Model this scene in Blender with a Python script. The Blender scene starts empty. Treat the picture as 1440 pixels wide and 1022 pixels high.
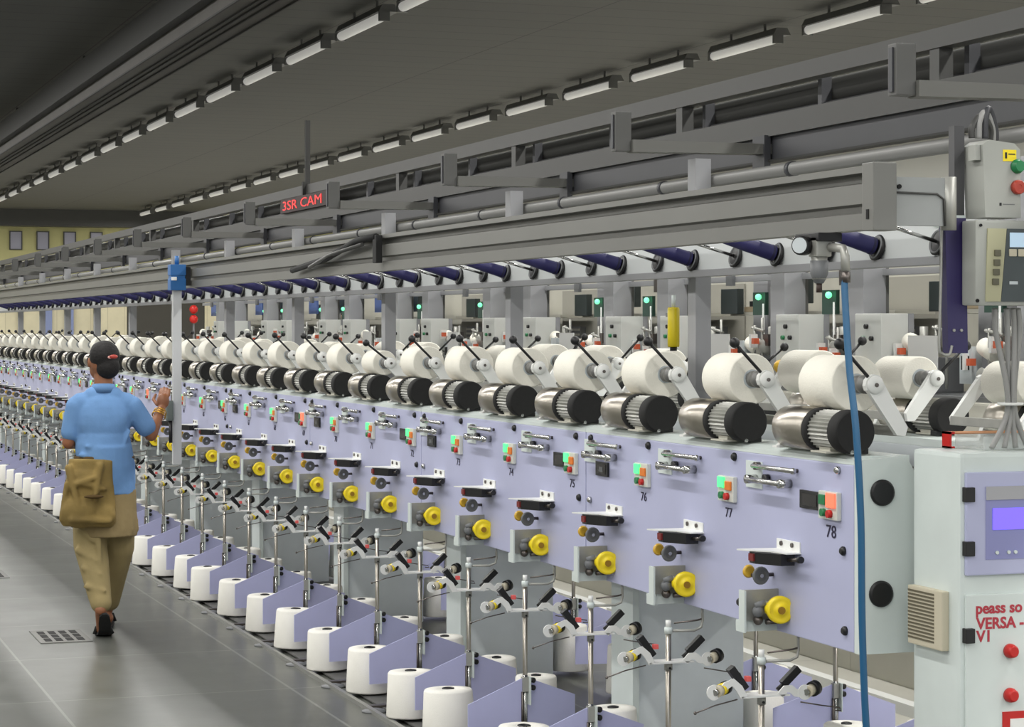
import bpy, bmesh, math, random
from mathutils import Matrix, Vector
random.seed(7)
PI = math.pi
scn = bpy.context.scene
C = scn.collection

# ------------------------------------------------------------------ camera, world, lights, exposure
F_PX, TH, EYE = 3150.0, math.atan(1092 / 3150.0), 1.6
cd = bpy.data.cameras.new('camera')
cd.sensor_fit = 'HORIZONTAL'; cd.sensor_width = 36.0
cd.lens = 36.0 * F_PX / 1440.0
cd.shift_y = (459 - 511) / 1440.0
cd.clip_start = 0.05; cd.clip_end = 200
cam = bpy.data.objects.new('camera', cd); C.objects.link(cam)
cam.location = (0, 0, EYE); cam.rotation_euler = (PI / 2, 0, -TH)
scn.camera = cam

w = bpy.data.worlds.new('world'); scn.world = w; w.use_nodes = True
w.node_tree.nodes['Background'].inputs[0].default_value = (0.9, 0.95, 1, 1)
w.node_tree.nodes['Background'].inputs[1].default_value = 1.1  # added fill, enters through the open near end
scn.view_settings.view_transform = 'Standard'
scn.view_settings.look = 'None'
scn.view_settings.gamma = 1.0
scn.view_settings.use_curve_mapping = False
scn.view_settings.exposure = 0.0

LAMP_Z = 3.9
ROWS = (-5.3, -2.05, 1.21, 4.47, 7.73, 10.99)
LAMP_W = 188.0
for rx in ROWS:                      # the light thrown down by each row of fluorescent lamps
    for k in range(5):
        ld = bpy.data.lights.new('row_light', 'AREA'); ld.shape = 'RECTANGLE'
        ld.size = 0.16; ld.size_y = 9.6
        ld.energy = LAMP_W; ld.color = (1.0, 0.985, 0.95)
        lo = bpy.data.objects.new('row_light', ld); C.objects.link(lo)
        lo.location = (rx, 1.5 + 9.8 * k, LAMP_Z - 0.10)

# ------------------------------------------------------------------ materials
def lin(c):
    return tuple(((v / 255) / 12.92 if v / 255 <= .04045 else ((v / 255 + .055) / 1.055) ** 2.4) for v in c)
MATS = {}
def mat(name, rgb, rough=.5, metal=0., noise=0., nscale=8., bump=0., bscale=40., emit=None, estr=0., alpha=1., trans=0., coat=0.):
    if name in MATS: return MATS[name]
    m = bpy.data.materials.new(name); m.use_nodes = True
    nt = m.node_tree; b = nt.nodes['Principled BSDF']
    col = lin(rgb)
    b.inputs['Base Color'].default_value = (*col, 1)
    b.inputs['Roughness'].default_value = rough
    b.inputs['Metallic'].default_value = metal
    if coat: b.inputs['Coat Weight'].default_value = coat
    if trans: b.inputs['Transmission Weight'].default_value = trans
    if alpha < 1: b.inputs['Alpha'].default_value = alpha
    if emit:
        b.inputs['Emission Color'].default_value = (*lin(emit), 1)
        b.inputs['Emission Strength'].default_value = estr
    tc = nt.nodes.new('ShaderNodeTexCoord')
    if noise:
        n = nt.nodes.new('ShaderNodeTexNoise'); n.inputs['Scale'].default_value = nscale; n.inputs['Detail'].default_value = 5
        nt.links.new(tc.outputs['Object'], n.inputs['Vector'])
        r = nt.nodes.new('ShaderNodeValToRGB')
        r.color_ramp.elements[0].position = .3; r.color_ramp.elements[1].position = .7
        r.color_ramp.elements[0].color = (*[v * (1 - noise) for v in col], 1)
        r.color_ramp.elements[1].color = (*[min(1, v * (1 + noise * .6)) for v in col], 1)
        nt.links.new(n.outputs['Fac'], r.inputs['Fac']); nt.links.new(r.outputs['Color'], b.inputs['Base Color'])
    if bump:
        n2 = nt.nodes.new('ShaderNodeTexNoise'); n2.inputs['Scale'].default_value = bscale; n2.inputs['Detail'].default_value = 4
        nt.links.new(tc.outputs['Object'], n2.inputs['Vector'])
        bp = nt.nodes.new('ShaderNodeBump'); bp.inputs['Strength'].default_value = bump; bp.inputs['Distance'].default_value = .01
        nt.links.new(n2.outputs['Fac'], bp.inputs['Height']); nt.links.new(bp.outputs['Normal'], b.inputs['Normal'])
    MATS[name] = m
    return m

LILAC = mat('lilac_paint', (181, 184, 214), .45, noise=.05, nscale=3)
LILAC_D = mat('lilac_divider', (192, 194, 234), .5, noise=.05, nscale=6)
PALE = mat('pale_grey_paint', (212, 221, 218), .45, noise=.06, nscale=5)
GREYP = mat('grey_cabinet_paint', (196, 203, 206), .5, noise=.06, nscale=4)
BEAM = mat('rail_grey', (113, 113, 109), .42, noise=.05, nscale=3, metal=.25)
FRAME = mat('frame_grey', (68, 68, 66), .5, noise=.06, nscale=3)  # frame grey deepened to stand in for a darkened upper hall
FRAMEB = mat('duct_blue_grey', (62, 63, 67), .5, noise=.05)
WHITEP = mat('white_paint', (232, 233, 230), .4)
YARN = mat('white_yarn', (243, 240, 228), .85, noise=.03, nscale=14, bump=.15, bscale=160)
CONE = mat('white_cone_yarn', (242, 240, 232), .85, noise=.03, nscale=12, bump=.12, bscale=160)
STEEL = mat('steel', (184, 178, 168), .30, metal=1., noise=.03, nscale=60)
CHROME = mat('chrome', (190, 190, 188), .18, metal=1.)
DSTEEL = mat('dark_steel', (110, 104, 100), .35, metal=.9, noise=.15)
ALU = mat('cast_aluminium', (168, 168, 162), .45, metal=.45, noise=.12, nscale=20)
BLACK = mat('black_plastic', (20, 20, 22), .45)
BLACKM = mat('black_matt', (26, 26, 26), .8, noise=.15, nscale=60)
YELLOW = mat('yellow_plastic', (246, 220, 34), .4, noise=.06, nscale=30)
AMBER = mat('amber_ceramic', (214, 172, 56), .35)
CREAM = mat('cream_plastic', (198, 190, 168), .5)
GREYD = mat('grey_plastic', (110, 112, 114), .5)
BLUETUBE = mat('navy_tube', (46, 44, 98), .42, noise=.08, nscale=10)
PURPLE = mat('purple_paint', (48, 40, 90), .4)
BOXG = mat('box_grey_paint', (164, 166, 160), .5, noise=.05)
BRKT = mat('bracket_grey', (146, 149, 148), .45, noise=.05)
BLUE = mat('blue_hose', (26, 88, 128), .35)
BLUEBOX = mat('blue_paint', (36, 98, 160), .45)
RED = mat('red_plastic', (190, 30, 26), .4)
REDT = mat('red_lettering', (178, 52, 66), .6)
INK = mat('marker_ink', (36, 32, 60), .7)
GREENB = mat('green_button', (30, 120, 72), .4)
ORANGE = mat('orange_plastic', (226, 124, 40), .4)
GRN_ON = mat('green_lamp_lit', (90, 235, 140), .4, emit=(70, 255, 130), estr=1.1)
RED_ON = mat('red_lamp_lit', (255, 120, 90), .4, emit=(255, 96, 70), estr=1.1)
LED_RED = mat('red_led', (206, 96, 92), .4, emit=(255, 70, 70), estr=.12)
LCD_V = mat('violet_screen', (120, 100, 240), .3, emit=(120, 100, 255), estr=.75)
LCD_W = mat('pale_screen', (180, 205, 225), .3, emit=(175, 200, 220), estr=.35)
SIGNRED = mat('sign_red_leds', (200, 30, 30), .5, emit=(235, 40, 40), estr=.9)
PANELBOX = mat('indicator_box', (206, 208, 200), .45)
BEIGE = mat('beige_cover', (186, 184, 172), .55, noise=.06, nscale=4)
GREYC = mat('column_grey', (152, 153, 156), .5, noise=.05, nscale=3)
GLASS = mat('clear_acrylic', (225, 230, 228), .12, alpha=.35)
COPPER = mat('orange_rod', (206, 150, 110), .4)
TUBE_E = mat('lamp_tube', (190, 190, 186), .5, emit=(255, 252, 245), estr=.27)
LAMPH = mat('lamp_housing', (92, 92, 90), .5)
RUST = mat('duct_brown_grey', (66, 62, 56), .6, noise=.2, nscale=2.5)
DUCTD = mat('duct_dark', (48, 48, 46), .7)
CABLE = mat('grey_conduit', (150, 150, 148), .45)
DRK = mat('dark_slot', (22, 22, 22), .9)

def grid_floor(name, rgb, x0, y0, sx, sy, grout, rough, var=.12):
    m = bpy.data.materials.new(name); m.use_nodes = True
    nt = m.node_tree; b = nt.nodes['Principled BSDF']; L = nt.links.new
    g = nt.nodes.new('ShaderNodeNewGeometry'); s = nt.nodes.new('ShaderNodeSeparateXYZ'); L(g.outputs['Position'], s.inputs[0])
    def M(op, a, bb=None):
        n = nt.nodes.new('ShaderNodeMath'); n.operation = op
        for i, v in enumerate((a, bb)):
            if v is None: continue
            if isinstance(v, (int, float)): n.inputs[i].default_value = v
            else: L(v, n.inputs[i])
        return n.outputs[0]
    def line(src, o, p, wd):
        t = M('DIVIDE', M('SUBTRACT', src, o), p)
        fr = M('FRACT', M('ADD', t, .5))
        return M('LESS_THAN', M('ABSOLUTE', M('SUBTRACT', fr, .5)), wd / p / 2), M('FLOOR', t)
    lx, ix = line(s.outputs[0], x0, sx, .012); ly, iy = line(s.outputs[1], y0, sy, .012)
    ln = M('MAXIMUM', lx, ly)
    wn = nt.nodes.new('ShaderNodeTexWhiteNoise'); wn.noise_dimensions = '2D'
    cb = nt.nodes.new('ShaderNodeCombineXYZ'); L(ix, cb.inputs[0]); L(iy, cb.inputs[1]); L(cb.outputs[0], wn.inputs['Vector'])
    n = nt.nodes.new('ShaderNodeTexNoise'); n.inputs['Scale'].default_value = 1.7; n.inputs['Detail'].default_value = 6; n.inputs['Roughness'].default_value = .6
    L(g.outputs['Position'], n.inputs['Vector'])
    f = M('ADD', M('MULTIPLY', wn.outputs['Value'], var), M('MULTIPLY', n.outputs['Fac'], .5))
    f = M('ADD', f, .69)
    mx = nt.nodes.new('ShaderNodeMix'); mx.data_type = 'RGBA'; mx.blend_type = 'MULTIPLY'; mx.inputs['Factor'].default_value = 1
    mx.inputs['A'].default_value = (*lin(rgb), 1); L(f, mx.inputs['B'])
    m2 = nt.nodes.new('ShaderNodeMix'); m2.data_type = 'RGBA'
    L(ln, m2.inputs['Factor']); L(mx.outputs['Result'], m2.inputs['A']); m2.inputs['B'].default_value = (*lin(grout), 1)
    L(m2.outputs['Result'], b.inputs['Base Color'])
    r = M('MAXIMUM', M('ADD', M('MULTIPLY', n.outputs['Fac'], .22), rough - .08), .29); L(r, b.inputs['Roughness'])
    MATS[name] = m
    return m
FLOOR = grid_floor('stone_tile_floor', (88, 90, 85), 1.281, 9.68, 1.04, 1.24, (122, 124, 119), .30)
FLOOR2 = grid_floor('floor_lit_pale', (190, 188, 178), 4.2, 9.68, 1.04, 1.24, (160, 158, 150), .34, .05)  # far floor paled in its colour to stand in for brighter lamplight
CEIL = grid_floor('ceiling_boards', (84, 84, 81), 2.9, 0.2, 1.63, .42, (52, 52, 50), .75, .04)  # boards darkened in the colour to stand in for shade overhead

# ------------------------------------------------------------------ mesh building
class MB:
    def __init__(self): self.bm = bmesh.new(); self.mats = []
    def mi(self, m):
        if m not in self.mats: self.mats.append(m)
        return self.mats.index(m)
    def _fin(self, faces, m, smooth=False):
        i = self.mi(m)
        for f in faces: f.material_index = i; f.smooth = smooth
    def box(self, c, s, m, bev=0., rot=None):
        b = bmesh.new(); bmesh.ops.create_cube(b, size=1)
        for v in b.verts: v.co = Vector((v.co.x * s[0], v.co.y * s[1], v.co.z * s[2]))
        if bev > 0: bmesh.ops.bevel(b, geom=b.edges[:], offset=bev, segments=2, affect='EDGES', profile=.7)
        M = Matrix.Translation(c)
        if rot is not None: M = M @ rot.to_4x4()
        return self._merge(b, M, m, False)
    def bb(self, x0, x1, y0, y1, z0, z1, m, bev=0.):
        return self.box(((x0 + x1) / 2, (y0 + y1) / 2, (z0 + z1) / 2), (abs(x1 - x0), abs(y1 - y0), abs(z1 - z0)), m, bev)
    def _merge(self, b, M, m, smooth):
        vm = {}
        for v in b.verts: vm[v] = self.bm.verts.new(M @ v.co)
        fs = []
        for f in b.faces:
            try:
                nf = self.bm.faces.new([vm[v] for v in f.verts]); fs.append(nf); nf.smooth = f.smooth
            except ValueError: pass
        i = self.mi(m)
        for f in fs:
            f.material_index = i
            if smooth: f.smooth = True
        b.free(); return self
    def lathe(self, prof, m, c=(0, 0, 0), axis=(0, 0, 1), n=24, ribs=0, ribd=0.):
        """prof: list of (radius, height); spun round the axis"""
        q = Vector((0, 0, 1)).rotation_difference(Vector(axis).normalized()).to_matrix()
        rings = []
        for r, h in prof:
            if r <= 1e-6: rings.append([self.bm.verts.new(Vector(c) + q @ Vector((0, 0, h)))])
            else:
                ring = []
                for k in range(n):
                    rr = r - (ribd if ribs and (k % 2) else 0)
                    a = 2 * PI * k / n
                    ring.append(self.bm.verts.new(Vector(c) + q @ Vector((rr * math.cos(a), rr * math.sin(a), h))))
                rings.append(ring)
        i = self.mi(m)
        def mk(vs, sm):
            f = self.bm.faces.new(vs); f.material_index = i; f.smooth = sm
        for (a, pa), (b, pb) in zip(list(zip(rings, prof))[:-1], list(zip(rings, prof))[1:]):
            flat = abs(pa[1] - pb[1]) < 1e-6 or ribs > 0
            if len(a) == 1 and len(b) == 1: continue
            for k in range(n):
                k2 = (k + 1) % n
                if len(a) == 1: mk([a[0], b[k2], b[k]], False)
                elif len(b) == 1: mk([a[k], a[k2], b[0]], False)
                else: mk([a[k], a[k2], b[k2], b[k]], not flat)
        return self
    def cyl(self, p0, p1, r, m, n=16, r1=None):
        p0, p1 = Vector(p0), Vector(p1); h = (p1 - p0).length
        r1 = r if r1 is None else r1
        return self.lathe([(0, 0), (r, 0), (r1, h), (0, h)], m, p0, p1 - p0, n)
    def sphere(self, c, r, m, n=14, s=(1, 1, 1)):
        b = bmesh.new(); bmesh.ops.create_uvsphere(b, u_segments=n, v_segments=max(6, n // 2 + 1), radius=r)
        return self._merge(b, Matrix.Translation(c) @ Matrix.Diagonal((*s, 1)), m, True)
    def tube(self, pts, r, m, n=8, radii=None):
        pts = [Vector(p) for p in pts]; i = self.mi(m); prev = None; rings = []
        up = None
        for k, p in enumerate(pts):
            d = (pts[min(k + 1, len(pts) - 1)] - pts[max(k - 1, 0)]).normalized()
            if up is None:
                up = Vector((0, 0, 1)) if abs(d.z) < .9 else Vector((1, 0, 0))
            a = d.cross(up).normalized(); up = a.cross(d).normalized()
            rr = radii[k] if radii else r
            rings.append([self.bm.verts.new(p + rr * (math.cos(2 * PI * j / n) * a + math.sin(2 * PI * j / n) * up)) for j in range(n)])
        for a, b in zip(rings[:-1], rings[1:]):
            for j in range(n):
                f = self.bm.faces.new([a[j], a[(j + 1) % n], b[(j + 1) % n], b[j]]); f.smooth = True; f.material_index = i
        for rg in (rings[0][::-1], rings[-1]):
            f = self.bm.faces.new(rg); f.material_index = i
        return self
    def prism(self, poly, plane, d0, d1, m):
        def P(a, b, d):
            return {'xz': (a, d, b), 'yz': (d, a, b), 'xy': (a, b, d)}[plane]
        i = self.mi(m)
        A = [self.bm.verts.new(P(a, b, d0)) for a, b in poly]; B = [self.bm.verts.new(P(a, b, d1)) for a, b in poly]
        fs = [self.bm.faces.new(A), self.bm.faces.new(B[::-1])]
        for k in range(len(A)):
            k2 = (k + 1) % len(A); fs.append(self.bm.faces.new([A[k2], A[k], B[k], B[k2]]))
        for f in fs: f.material_index = i
        return self
    def mirror_x(self, cx=0.):
        for v in self.bm.verts: v.co.x = 2 * cx - v.co.x
        bmesh.ops.reverse_faces(self.bm, faces=self.bm.faces[:]); return self
    def mesh(self, name):
        bmesh.ops.recalc_face_normals(self.bm, faces=self.bm.faces[:])
        me = bpy.data.meshes.new(name); self.bm.to_mesh(me); self.bm.free()
        for m in self.mats: me.materials.append(m)
        return me

def obj(name, data, parent=None, loc=(0, 0, 0), rot=(0, 0, 0), label=None):
    me = data.mesh(name) if isinstance(data, MB) else data
    o = bpy.data.objects.new(name, me); C.objects.link(o)
    o.location = loc; o.rotation_euler = rot
    if parent: o.parent = parent
    if label: o['label'] = label
    return o
def tag(o, label, cat, group=None, kind=None):
    o['label'] = label; o['category'] = cat
    if group: o['group'] = group
    if kind: o['kind'] = kind
    return o
def thing(name, label, cat, loc=(0, 0, 0), rot=(0, 0, 0), group=None):
    o = bpy.data.objects.new(name, None); C.objects.link(o); o.empty_display_size = .1
    o.location = loc; o.rotation_euler = rot
    return tag(o, label, cat, group)
def struct(name, data):
    o = obj(name, data); o['kind'] = 'structure'; return o
def dup(root, loc, label, rot=None):
    """copy of a thing with copies of its parts and their parts"""
    r = root.copy(); C.objects.link(r); r.location = loc; r['label'] = label
    if rot is not None: r.rotation_euler = rot
    for ch in list(root.children):
        c = ch.copy(); C.objects.link(c); c.parent = r
        for g in list(ch.children):
            d = g.copy(); C.objects.link(d); d.parent = c
    return r
_UN = 'first second third fourth fifth sixth seventh eighth ninth tenth eleventh twelfth thirteenth fourteenth fifteenth sixteenth seventeenth eighteenth nineteenth'.split()
def nth(n):                       # n = 1, 2, 3 ...
    if n < 20: return _UN[n - 1]
    t = {2: 'twent', 3: 'thirt', 4: 'fort'}[n // 10]
    return t + 'ieth' if n % 10 == 0 else t + 'y-' + _UN[n % 10 - 1]
def text_mesh(s, size, m, depth=.0008, bold=0.):
    cu = bpy.data.curves.new('lettering', 'FONT'); cu.body = s; cu.size = size; cu.extrude = depth; cu.offset = bold
    cu.align_x = 'CENTER'; cu.align_y = 'CENTER'; cu.resolution_u = 3
    o = bpy.data.objects.new('lettering', cu); C.objects.link(o)
    dg = bpy.context.evaluated_depsgraph_get()
    me = bpy.data.meshes.new_from_object(o.evaluated_get(dg))
    bpy.data.objects.remove(o); bpy.data.curves.remove(cu)
    me.materials.clear(); me.materials.append(m); return me
FACE_AISLE = Matrix(((0, 0, -1), (-1, 0, 0), (0, 1, 0))).to_euler()     # lettering on faces that look to -X
FACE_CAM = (PI / 2, 0, 0)                                               # lettering on faces that look to -Y

# ------------------------------------------------------------------ the hall
XL, XR, YN, YF, ZC = -7.0, 13.0, -6.0, 47.0, 4.0
struct('floor', MB().bb(XL, 3.95, YN, YF, -.1, 0, FLOOR))
struct('floor_far_aisle', MB().bb(3.95, XR, YN, YF, -.1, 0, FLOOR2))
struct('ceiling', MB().bb(XL, XR, YN, YF, ZC, ZC + .1, CEIL))
WALLP = mat('wall_cream_green', (184, 180, 128), .8, noise=.12, nscale=1.2)
WALLT = grid_floor('wall_cream_tiles', (208, 200, 170), 0, 0, .35, .35, (180, 172, 145), .6, .05)
struct('wall_left', MB().bb(XL - .1, XL, YN, YF, 0, ZC, mat('wall_grey', (170, 170, 165), .8)))
struct('wall_right', MB().bb(XR, XR + .1, YN, YF, 0, ZC, MATS['wall_grey']))
# added opening out of view: world light fills the hall between piers and lintel
struct('wall_near', MB().bb(XL, XL + .6, YN - .1, YN, 0, ZC, MATS['wall_grey']).bb(XR - .6, XR, YN - .1, YN, 0, ZC, MATS['wall_grey']).bb(XL + .6, XR - .6, YN - .1, YN, 3.7, ZC, MATS['wall_grey']))
wb = MB().bb(XL, XR, YF, YF + .1, 2.4, ZC, WALLP).bb(XL, 7.75, YF, YF + .1, 0, 2.4, WALLT)
wb.bb(7.75, 9.4, YF + .02, YF + .1, 0, 2.4, mat('doorway_dark', (66, 64, 58), .8)).bb(9.4, XR, YF, YF + .1, 0, 2.4, WALLT)
struct('wall_back', wb)
struct('trim_beam', MB().bb(XL, 9.7, YF - .5, YF, 3.66, ZC, FRAME))
for k in range(4):
    x = 5.46 + .55 * k
    wo = struct('window_%d' % (k + 1), MB().bb(x - .11, x + .11, YF - .03, YF, 3.2, 3.55, mat('window_grey', (150, 150, 165), .4)))
    wf = MB().bb(x - .13, x - .11, YF - .05, YF, 3.18, 3.57, FRAME).bb(x + .11, x + .13, YF - .05, YF, 3.18, 3.57, FRAME)
    wf.bb(x - .11, x + .11, YF - .05, YF, 3.55, 3.57, FRAME).bb(x - .11, x + .11, YF - .05, YF, 3.18, 3.2, FRAME)
    obj('window_frame', wf, wo)
for k, x in enumerate((6.11, 6.55)):
    struct('trim_%d' % (k + 1), MB().bb(x - .08, x + .08, YF - .1, YF, 0, 2.4, mat('blue_pilaster', (122, 134, 172), .6)))
for k, x in enumerate((5.55, 7.1)):
    struct('trim_%d' % (k + 3), MB().bb(x - .035, x + .035, YF - .08, YF, 0, 2.4, mat('brown_post', (96, 88, 76), .7)))

# supply duct under the ceiling
t = thing('ceiling_duct', 'long brown-grey duct hung under the dark ceiling above the aisle', 'duct', (2.92, 0, 3.5))
obj('duct_body', MB().bb(-.17, .17, -4.5, 46.4, 0, .24, RUST), t)
d = MB()
for dx in (-.165, -.05, .0, .06, .165): d.bb(dx - .006, dx + .006, -4.5, 46.4, -.012, .0, DUCTD)
obj('duct_rib', d, t)
obj('side_channel', MB().bb(-.25, -.175, -4.5, 46.4, .08, .28, DUCTD), t)
for y in range(0, 46, 5):
    obj('hanger', MB().bb(-.01, .01, y, y + .02, .24, .5, DUCTD), t)

# ceiling lamps
def lamp_proto():
    t = thing('ceiling_light', 'x', 'ceiling light', (0, 0, LAMP_Z), group='fluorescent ceiling lights')
    h = MB().prism([(-.075, -.02), (.075, -.02), (.045, .035), (-.045, .035)], 'xz', 0, 1.26, LAMPH)
    obj('housing', h, t)
    tb = MB()
    tb.lathe([(0, 0), (.035, 0), (.035, 1.2), (0, 1.2)], TUBE_E, (-.03, .03, -.050), (0, 1, 0), 12)
    obj('tube', tb, t)
    e = MB().bb(-.07, .01, 0, .03, -.088, -.01, LAMPH).bb(-.07, .01, 1.23, 1.26, -.088, -.01, LAMPH)
    obj('tube_holder', e, t)
    hh = MB().bb(-.008, .008, .3, .316, .035, .1, LAMPH).bb(-.008, .008, .94, .956, .035, .1, LAMPH)
    obj('hanger', hh, t)
    return t
lp = lamp_proto(); used = False
def place_lamp(x, y, label):
    global used
    if not used: lp.location = (x, y, LAMP_Z); lp['label'] = label; used = True
    else: dup(lp, (x, y, LAMP_Z), label)
y, k = 15.62 - 1.7, 1
while y < 45:
    place_lamp(4.47, y, nth(k) + ' fluorescent tube lamp from the camera, in the ceiling row beside the duct'); y += 1.7; k += 1
y, k = 14.11 - 1.74 * 1, 1
while y < 45.2:
    place_lamp(7.73, y, nth(k) + ' fluorescent tube lamp from the camera, in the ceiling row beyond the machine'); y += 1.74; k += 1

# ------------------------------------------------------------------ winding machine sections
P, Y0, XF = .68, 5.46, 2.88          # pitch of the heads, near end, front panel plane
NSEC = 12; NH = NSEC * 3
SEC = 3 * P
def me(name, mb): return mb.mesh(name)
MESH = {}
MESH['front_panel'] = me('front_panel', MB().bb(0, .17, .004, SEC - .004, .71, 1.222, LILAC, .004))
lg = MB().prism([(0, 1.222), (0, 1.236), (.03, 1.246), (.17, 1.246), (.17, 1.222)], 'xz', .002, SEC - .002, PALE)
MESH['top_ledge'] = me('top_ledge', lg)
MESH['rear_panel'] = me('rear_panel', MB().bb(.67, .84, .004, SEC - .004, .71, 1.222, GREYP, .004))
MESH['rear_ledge'] = me('rear_ledge', MB().bb(.67, .84, .002, SEC - .002, 1.222, 1.246, PALE))
MESH['centre_channel'] = me('centre_channel', MB().bb(.2, .64, 0, SEC, .985, 1.12, GREYP).bb(.22, .62, .03, SEC - .03, 1.12, 1.16, DUCTD))
MESH['pedestal'] = me('pedestal', MB().bb(.2, .64, .04, .21, .0, .98, mat('pedestal_grey', (224, 231, 234), .5, noise=.05), .006).bb(.19, .215, .02, .23, .0, .72, PALE))
MESH['column'] = me('column', MB().bb(.385, .445, -.10, -.03, 1.163, 2.205, GREYC))
MESH['cap_bolt'] = me('cap_bolt', MB().lathe([(0, 0), (.013, 0), (.013, .006), (.008, .012), (0, .012)], BLACK, (0, 0, 0), (-1, 0, 0), 12))
MESH['steel_bolt'] = me('steel_bolt', MB().lathe([(0, 0), (.011, 0), (.011, .008), (.006, .014), (0, .014)], CHROME, (0, 0, 0), (-1, 0, 0), 10))
# yarn guide with two bars
MESH['guide_plate'] = me('guide_plate', MB().bb(-.004, 0, .575, .685, 1.118, 1.198, PALE))
gb = MB().cyl((-.022, .60, 1.186), (-.022, .33, 1.186), .0075, CHROME, 10).cyl((-.004, .59, 1.186), (-.022, .59, 1.186), .012, DSTEEL, 10).sphere((-.022, .33, 1.186), .010, CHROME, 10)
gb.cyl((0, .345, 1.186), (-.022, .345, 1.186), .006, DSTEEL, 8)
MESH['upper_guide_bar'] = me('guide_bar', gb)
gb = MB().cyl((-.036, .615, 1.146), (-.036, .385, 1.146), .0085, CHROME, 10).cyl((0, .61, 1.146), (-.041, .61, 1.146), .013, CHROME, 10).cyl((0, .39, 1.146), (-.041, .39, 1.146), .013, CHROME, 10)
gb.cyl((-.004, .53, 1.152), (-.02, .53, 1.152), .013, BLACK, 10)
MESH['lower_guide_bar'] = me('guide_bar', gb)
# indicator box
MESH['indicator_box'] = me('indicator_box', MB().bb(-.014, 0, .075, .188, 1.064, 1.142, PANELBOX, .003))
MESH['run_lamp_green'] = me('run_lamp', MB().bb(-.02, -.014, .135, .18, 1.106, 1.139, GRN_ON, .002))
MESH['stop_lamp'] = me('stop_lamp', MB().bb(-.02, -.014, .085, .128, 1.100, 1.128, ORANGE, .003))
MESH['run_lamp_off'] = me('run_lamp', MB().bb(-.02, -.014, .14, .178, 1.104, 1.132, GREENB, .002))
MESH['stop_lamp_lit'] = me('stop_lamp', MB().bb(-.02, -.014, .082, .135, 1.098, 1.139, RED_ON, .003))
MESH['green_button'] = me('green_button', MB().cyl((-.014, .15, 1.083), (-.026, .15, 1.083), .011, GREENB, 12))
MESH['red_button'] = me('red_button', MB().cyl((-.014, .112, 1.081), (-.026, .112, 1.081), .011, RED, 12))
# little displays
MESH['display_wide'] = me('display', MB().bb(-.008, 0, .192, .318, 1.083, 1.135, BLACK, .002).bb(-.0095, -.008, .21, .30, 1.092, 1.126, mat('display_glass', (44, 42, 42), .25)))
MESH['display_square'] = me('display', MB().bb(-.008, 0, .45, .565, 1.075, 1.125, BLACK, .002).bb(-.0095, -.008, .468, .547, 1.083, 1.117, MATS['display_glass']).bb(-.0105, -.0095, .49, .525, 1.09, 1.108, GREYD))
# slub sensor on its white bracket
sb = MB().bb(-.004, 0, .325, .475, .952, .982, WHITEP, .001)
sb.prism([(0, .322), (0, .478), (-.05, .485), (-.125, .49), (-.11, .455), (-.06, .40), (-.045, .322)], 'xy', .949, .953, WHITEP)
sb.cyl((-.004, .37, .97), (-.009, .37, .97), .007, DSTEEL, 8).cyl((-.004, .44, .97), (-.009, .44, .97), .007, DSTEEL, 8)
MESH['sensor_bracket'] = me('sensor_bracket', sb)
MESH['yarn_sensor'] = me('yarn_sensor', MB().prism([(-.012, .34), (-.012, .45), (-.098, .46), (-.098, .42), (-.055, .34)], 'xy', .915, .948, BLACK))
MESH['sensor_end'] = me('sensor_end', MB().bb(-.104, -.098, .425, .455, .922, .943, mat('dark_red', (120, 30, 28), .5)))
MESH['probe'] = me('probe', MB().cyl((-.03, .36, .93), (-.03, .27, .938), .0055, DSTEEL, 8).cyl((-.03, .275, .938), (-.03, .262, .939), .01, BLACK, 10))
# small pulley pair
MESH['pulley'] = me('pulley', MB().lathe([(0, 0), (.023, 0), (.027, .006), (.023, .014), (.016, .014), (.014, .010), (0, .010)], GREYD, (-.048, .495, .872), (0, -1, 0), 18).cyl((-.048, .495, .872), (-.048, .48, .872), .006, CHROME, 8)
                     .cyl((0, .505, .872), (-.07, .505, .872), .006, DSTEEL, 8))
MESH['amber_disc'] = me('amber_disc', MB().lathe([(0, 0), (.015, 0), (.020, .006), (.015, .014), (0, .014)], AMBER, (-.070, .53, .882), (0, -1, 0), 16))
# tension unit
MESH['tension_bracket'] = me('tension_bracket', MB().bb(-.112, 0, .47, .478, .745, .834, ALU).bb(-.118, -.112, .452, .49, .712, .834, PALE).bb(-.118, 0, .478, .51, .712, .745, PALE))
MESH['tension_block'] = me('tension_block', MB().bb(-.07, .0, .435, .47, .768, .80, ALU, .003).sphere((-.08, .44, .775), .018, GREYD, 10).sphere((-.075, .45, .748), .015, DSTEEL, 10).cyl((-.05, .45, .742), (-.01, .45, .742), .008, DSTEEL, 8).cyl((-.09, .44, .79), (-.06, .43, .80), .010, GREYD, 8))
td = MB().lathe([(0, 0), (.024, 0), (.040, .008), (.040, .026), (.034, .031), (.028, .027), (.017, .031), (.013, .036), (0, .036)], YELLOW, (-.022, .425, .781), (-.18, -1, 0), 28)
td.lathe([(0, 0), (.014, 0), (.030, .022), (0, .022)], YELLOW, (-.058, .435, .783), (.75, -.65, 0), 16)
MESH['tension_disc'] = me('tension_disc', td)
MESH['disc_hub'] = me('disc_hub', MB().cyl((-.029, .391, .781), (-.030, .385, .781), .011, mat('brass', (170, 130, 50), .35, metal=.8), 12))
NUMS = {}
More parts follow.
